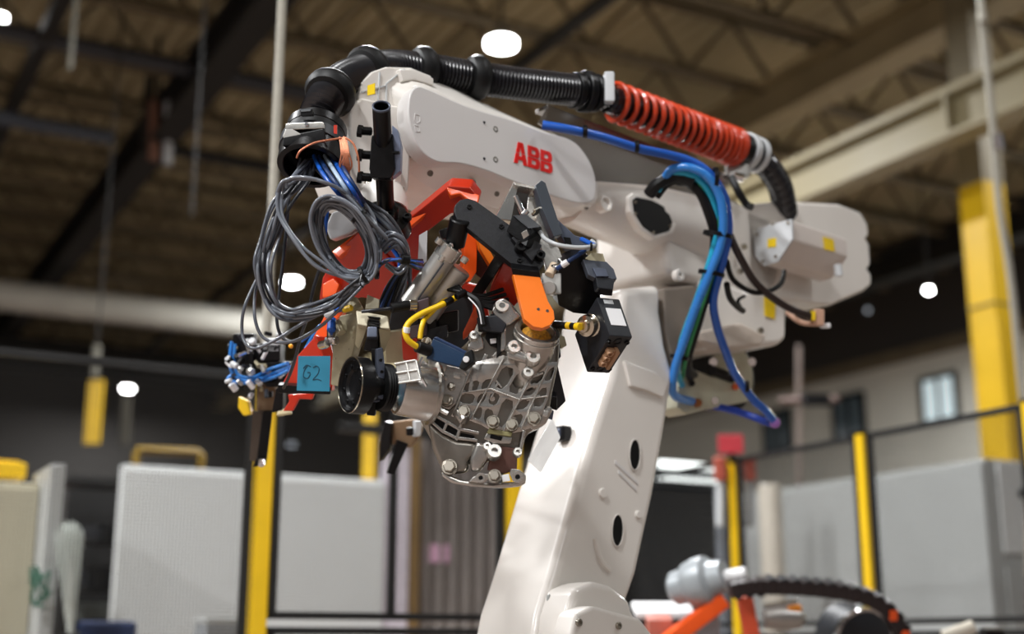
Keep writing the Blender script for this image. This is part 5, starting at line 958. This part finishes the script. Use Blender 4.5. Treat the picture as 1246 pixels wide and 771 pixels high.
# ------------------------------------------------------------------ second tool in the lower corner
st = thing('second_tool', 'grey and orange second tool arm low beside the robot', 'tool arm', Vector((P(880, 760, 5.2).x, P(880, 760, 5.2).y, 0)))
dd = 5.2; c = P(852, 716, dd)
build('grey_joint', MB().lathe(P(822, 716, dd), P(880, 700, dd - .1) - P(822, 716, dd), [(-.02, 0), (-.015, .05), (0, .066), (.05, .07), (.06, .085), (.1, .095), (.15, .095), (.17, .07), (.22, .06), (.22, 0)], 26), mat('joint_grey', '#9aa0a4', .35, .1), st)
build('bright_cap', MB().cyl(P(868, 704, dd - .08), P(908, 697, dd - .12), .025, 14), LABELW, st)
build('stand', MB().box(Vector((c.x, c.y + .05, (c.z - .1) / 2)), RT * .14, Vector((0, .14, 0)), UZ * (c.z - .1), .01), mat('joint_grey', '#9aa0a4'), st)
for a, b in (((882, 728), (806, 785)), ((905, 724), (920, 800))): build('orange_leg', MB().box((P(*a, dd - .1) + P(*b, dd - .1)) / 2, P(*b, dd - .1) - P(*a, dd - .1), (P(*b, dd - .1) - P(*a, dd - .1)).normalized().cross(FW) * .06, FW * .06, .008), ORANGE if a[0] == 882 else mat('coral_paint', '#f0603c', .4), st)
build('red_block', MB().box(P(802, 765, dd), RT * .1, FW * .1, UPV * .1, .01), mat('dusty_red', '#b86a5a', .5), st); build('white_shelf', MB().box(P(806, 742, dd + .2), RT * .24, FW * .2, UPV * .03, .008), LABELW, st)
build('orange_fitting', MB().box(P(966, 741, dd), RT * .06, FW * .05, UPV * .04, .012), mat('amber_paint', '#e58a1c', .4), st); build('chrome_body', MB().lathe(P(930, 752, dd), RT, [(0, 0), (0, .04), (.06, .05), (.14, .04), (.16, .02), (.16, 0)], 18), ALU, st); build('chrome_fitting', MB().cyl(P(930, 740, dd), P(970, 733, dd), .016, 12), CHROME, st)
kc = thing('drag_chain', 'dark drag chain arching over the second tool', 'cable chain', P(1000, 720, 5.0)); cp = resample(smooth([P(*q) for q in ((888, 717, 5.0), (920, 712, 5.0), (980, 714, 5.0), (1040, 722, 5.0), (1075, 738, 5.0), (1095, 765, 5.0), (1105, 800, 5.0))], 16), .045)
for i in range(len(cp) - 1):
    a, b = cp[i], cp[i + 1]; t = (b - a); up = FW.cross(t).normalized(); up = up if up.z > 0 or up.x > 0 else -up
    k_ = build('chain_link', MB().box((a + b) / 2, t * 1.04, FW * .09, up * .055, .006), mat('drag_chain_plastic', '#241a1b', .4), kc); build('link_bar', MB().box((a + b) / 2 + up * .03, t * .55, FW * .1, up * .008, .003), ANTHR, k_)
for i in (len(cp) - 3, len(cp) - 5): build('orange_clip', MB().box(cp[i] - FW * .055, RT * .03, FW * .01, UPV * .04, .004), ORANGE, kc)
rn = thing('round_cap', 'dark round drum with a bright rim under the drag chain', 'drum', P(1045, 790, 5.3)); build('drum', MB().lathe(P(1045, 778, 5.3), -FW * .7 + RT * .2, [(-.12, 0), (-.12, .13), (.04, .13), (.045, .12), (.045, 0)], 30), ANTHR, rn); build('rim', MB().ring(P(1045, 778, 5.3) + (-FW * .7 + RT * .2).normalized() * .03, -FW * .7 + RT * .2, .122, .138, .02, 30), CHROME, rn)
sp_ = thing('drum_stand', 'dark stand below the round drum', 'stand', Vector((P(1045, 780, 5.35).x, P(1045, 780, 5.35).y, 0))); cz = P(1045, 778, 5.35); build('upright', MB().box(Vector((cz.x, cz.y, (cz.z - .1) / 2)), RT * .1, Vector((0, .1, 0)), UZ * (cz.z - .1), .01), FRAMEB, sp_)
cf = thing('corner_fitting', 'pale fitting and black block at the bottom of the grey machine cabinet', 'fitting', P(1170, 775, 5.2)); build('pale_knob', MB().cyl(P(1148, 775, 5.2), P(1185, 762, 5.2), .028, 14), mat('pale_knob', '#d6cfc0', .4), cf); build('black_block', MB().box(P(1208, 772, 5.2), RT * .08, FW * .06, UPV * .05, .006), BLACK, cf); build('support', MB().box(Vector((P(1178, 775, 5.25).x, P(1178, 775, 5.25).y, .5)), RT * .06, Vector((0, .06, 0)), UZ * 1.0, .005), FRAMEB, cf)

GROUPS = {'high_bay_lamp': 'high bay lamps of the hall', 'parts_bin': 'bins on the dark shelf', 'conduit_pipe': 'pipes along the ceiling', 'storage_cabinet': 'cabinets behind the fence', 'machine_enclosure': 'grey machine cabinets', 'safety_fence': 'safety fence runs', 'far_post': 'yellow posts beyond the fence', 'signal_box': 'red boxes on the thin yellow post', 'dangling_rope': 'ropes hanging from the ceiling', 'hose_clamp': 'clamps on the black hose'}
for o in bpy.data.objects:
    if o.parent is None and o.name.split('.')[0] in GROUPS and 'label' in o: o['group'] = GROUPS[o.name.split('.')[0]]
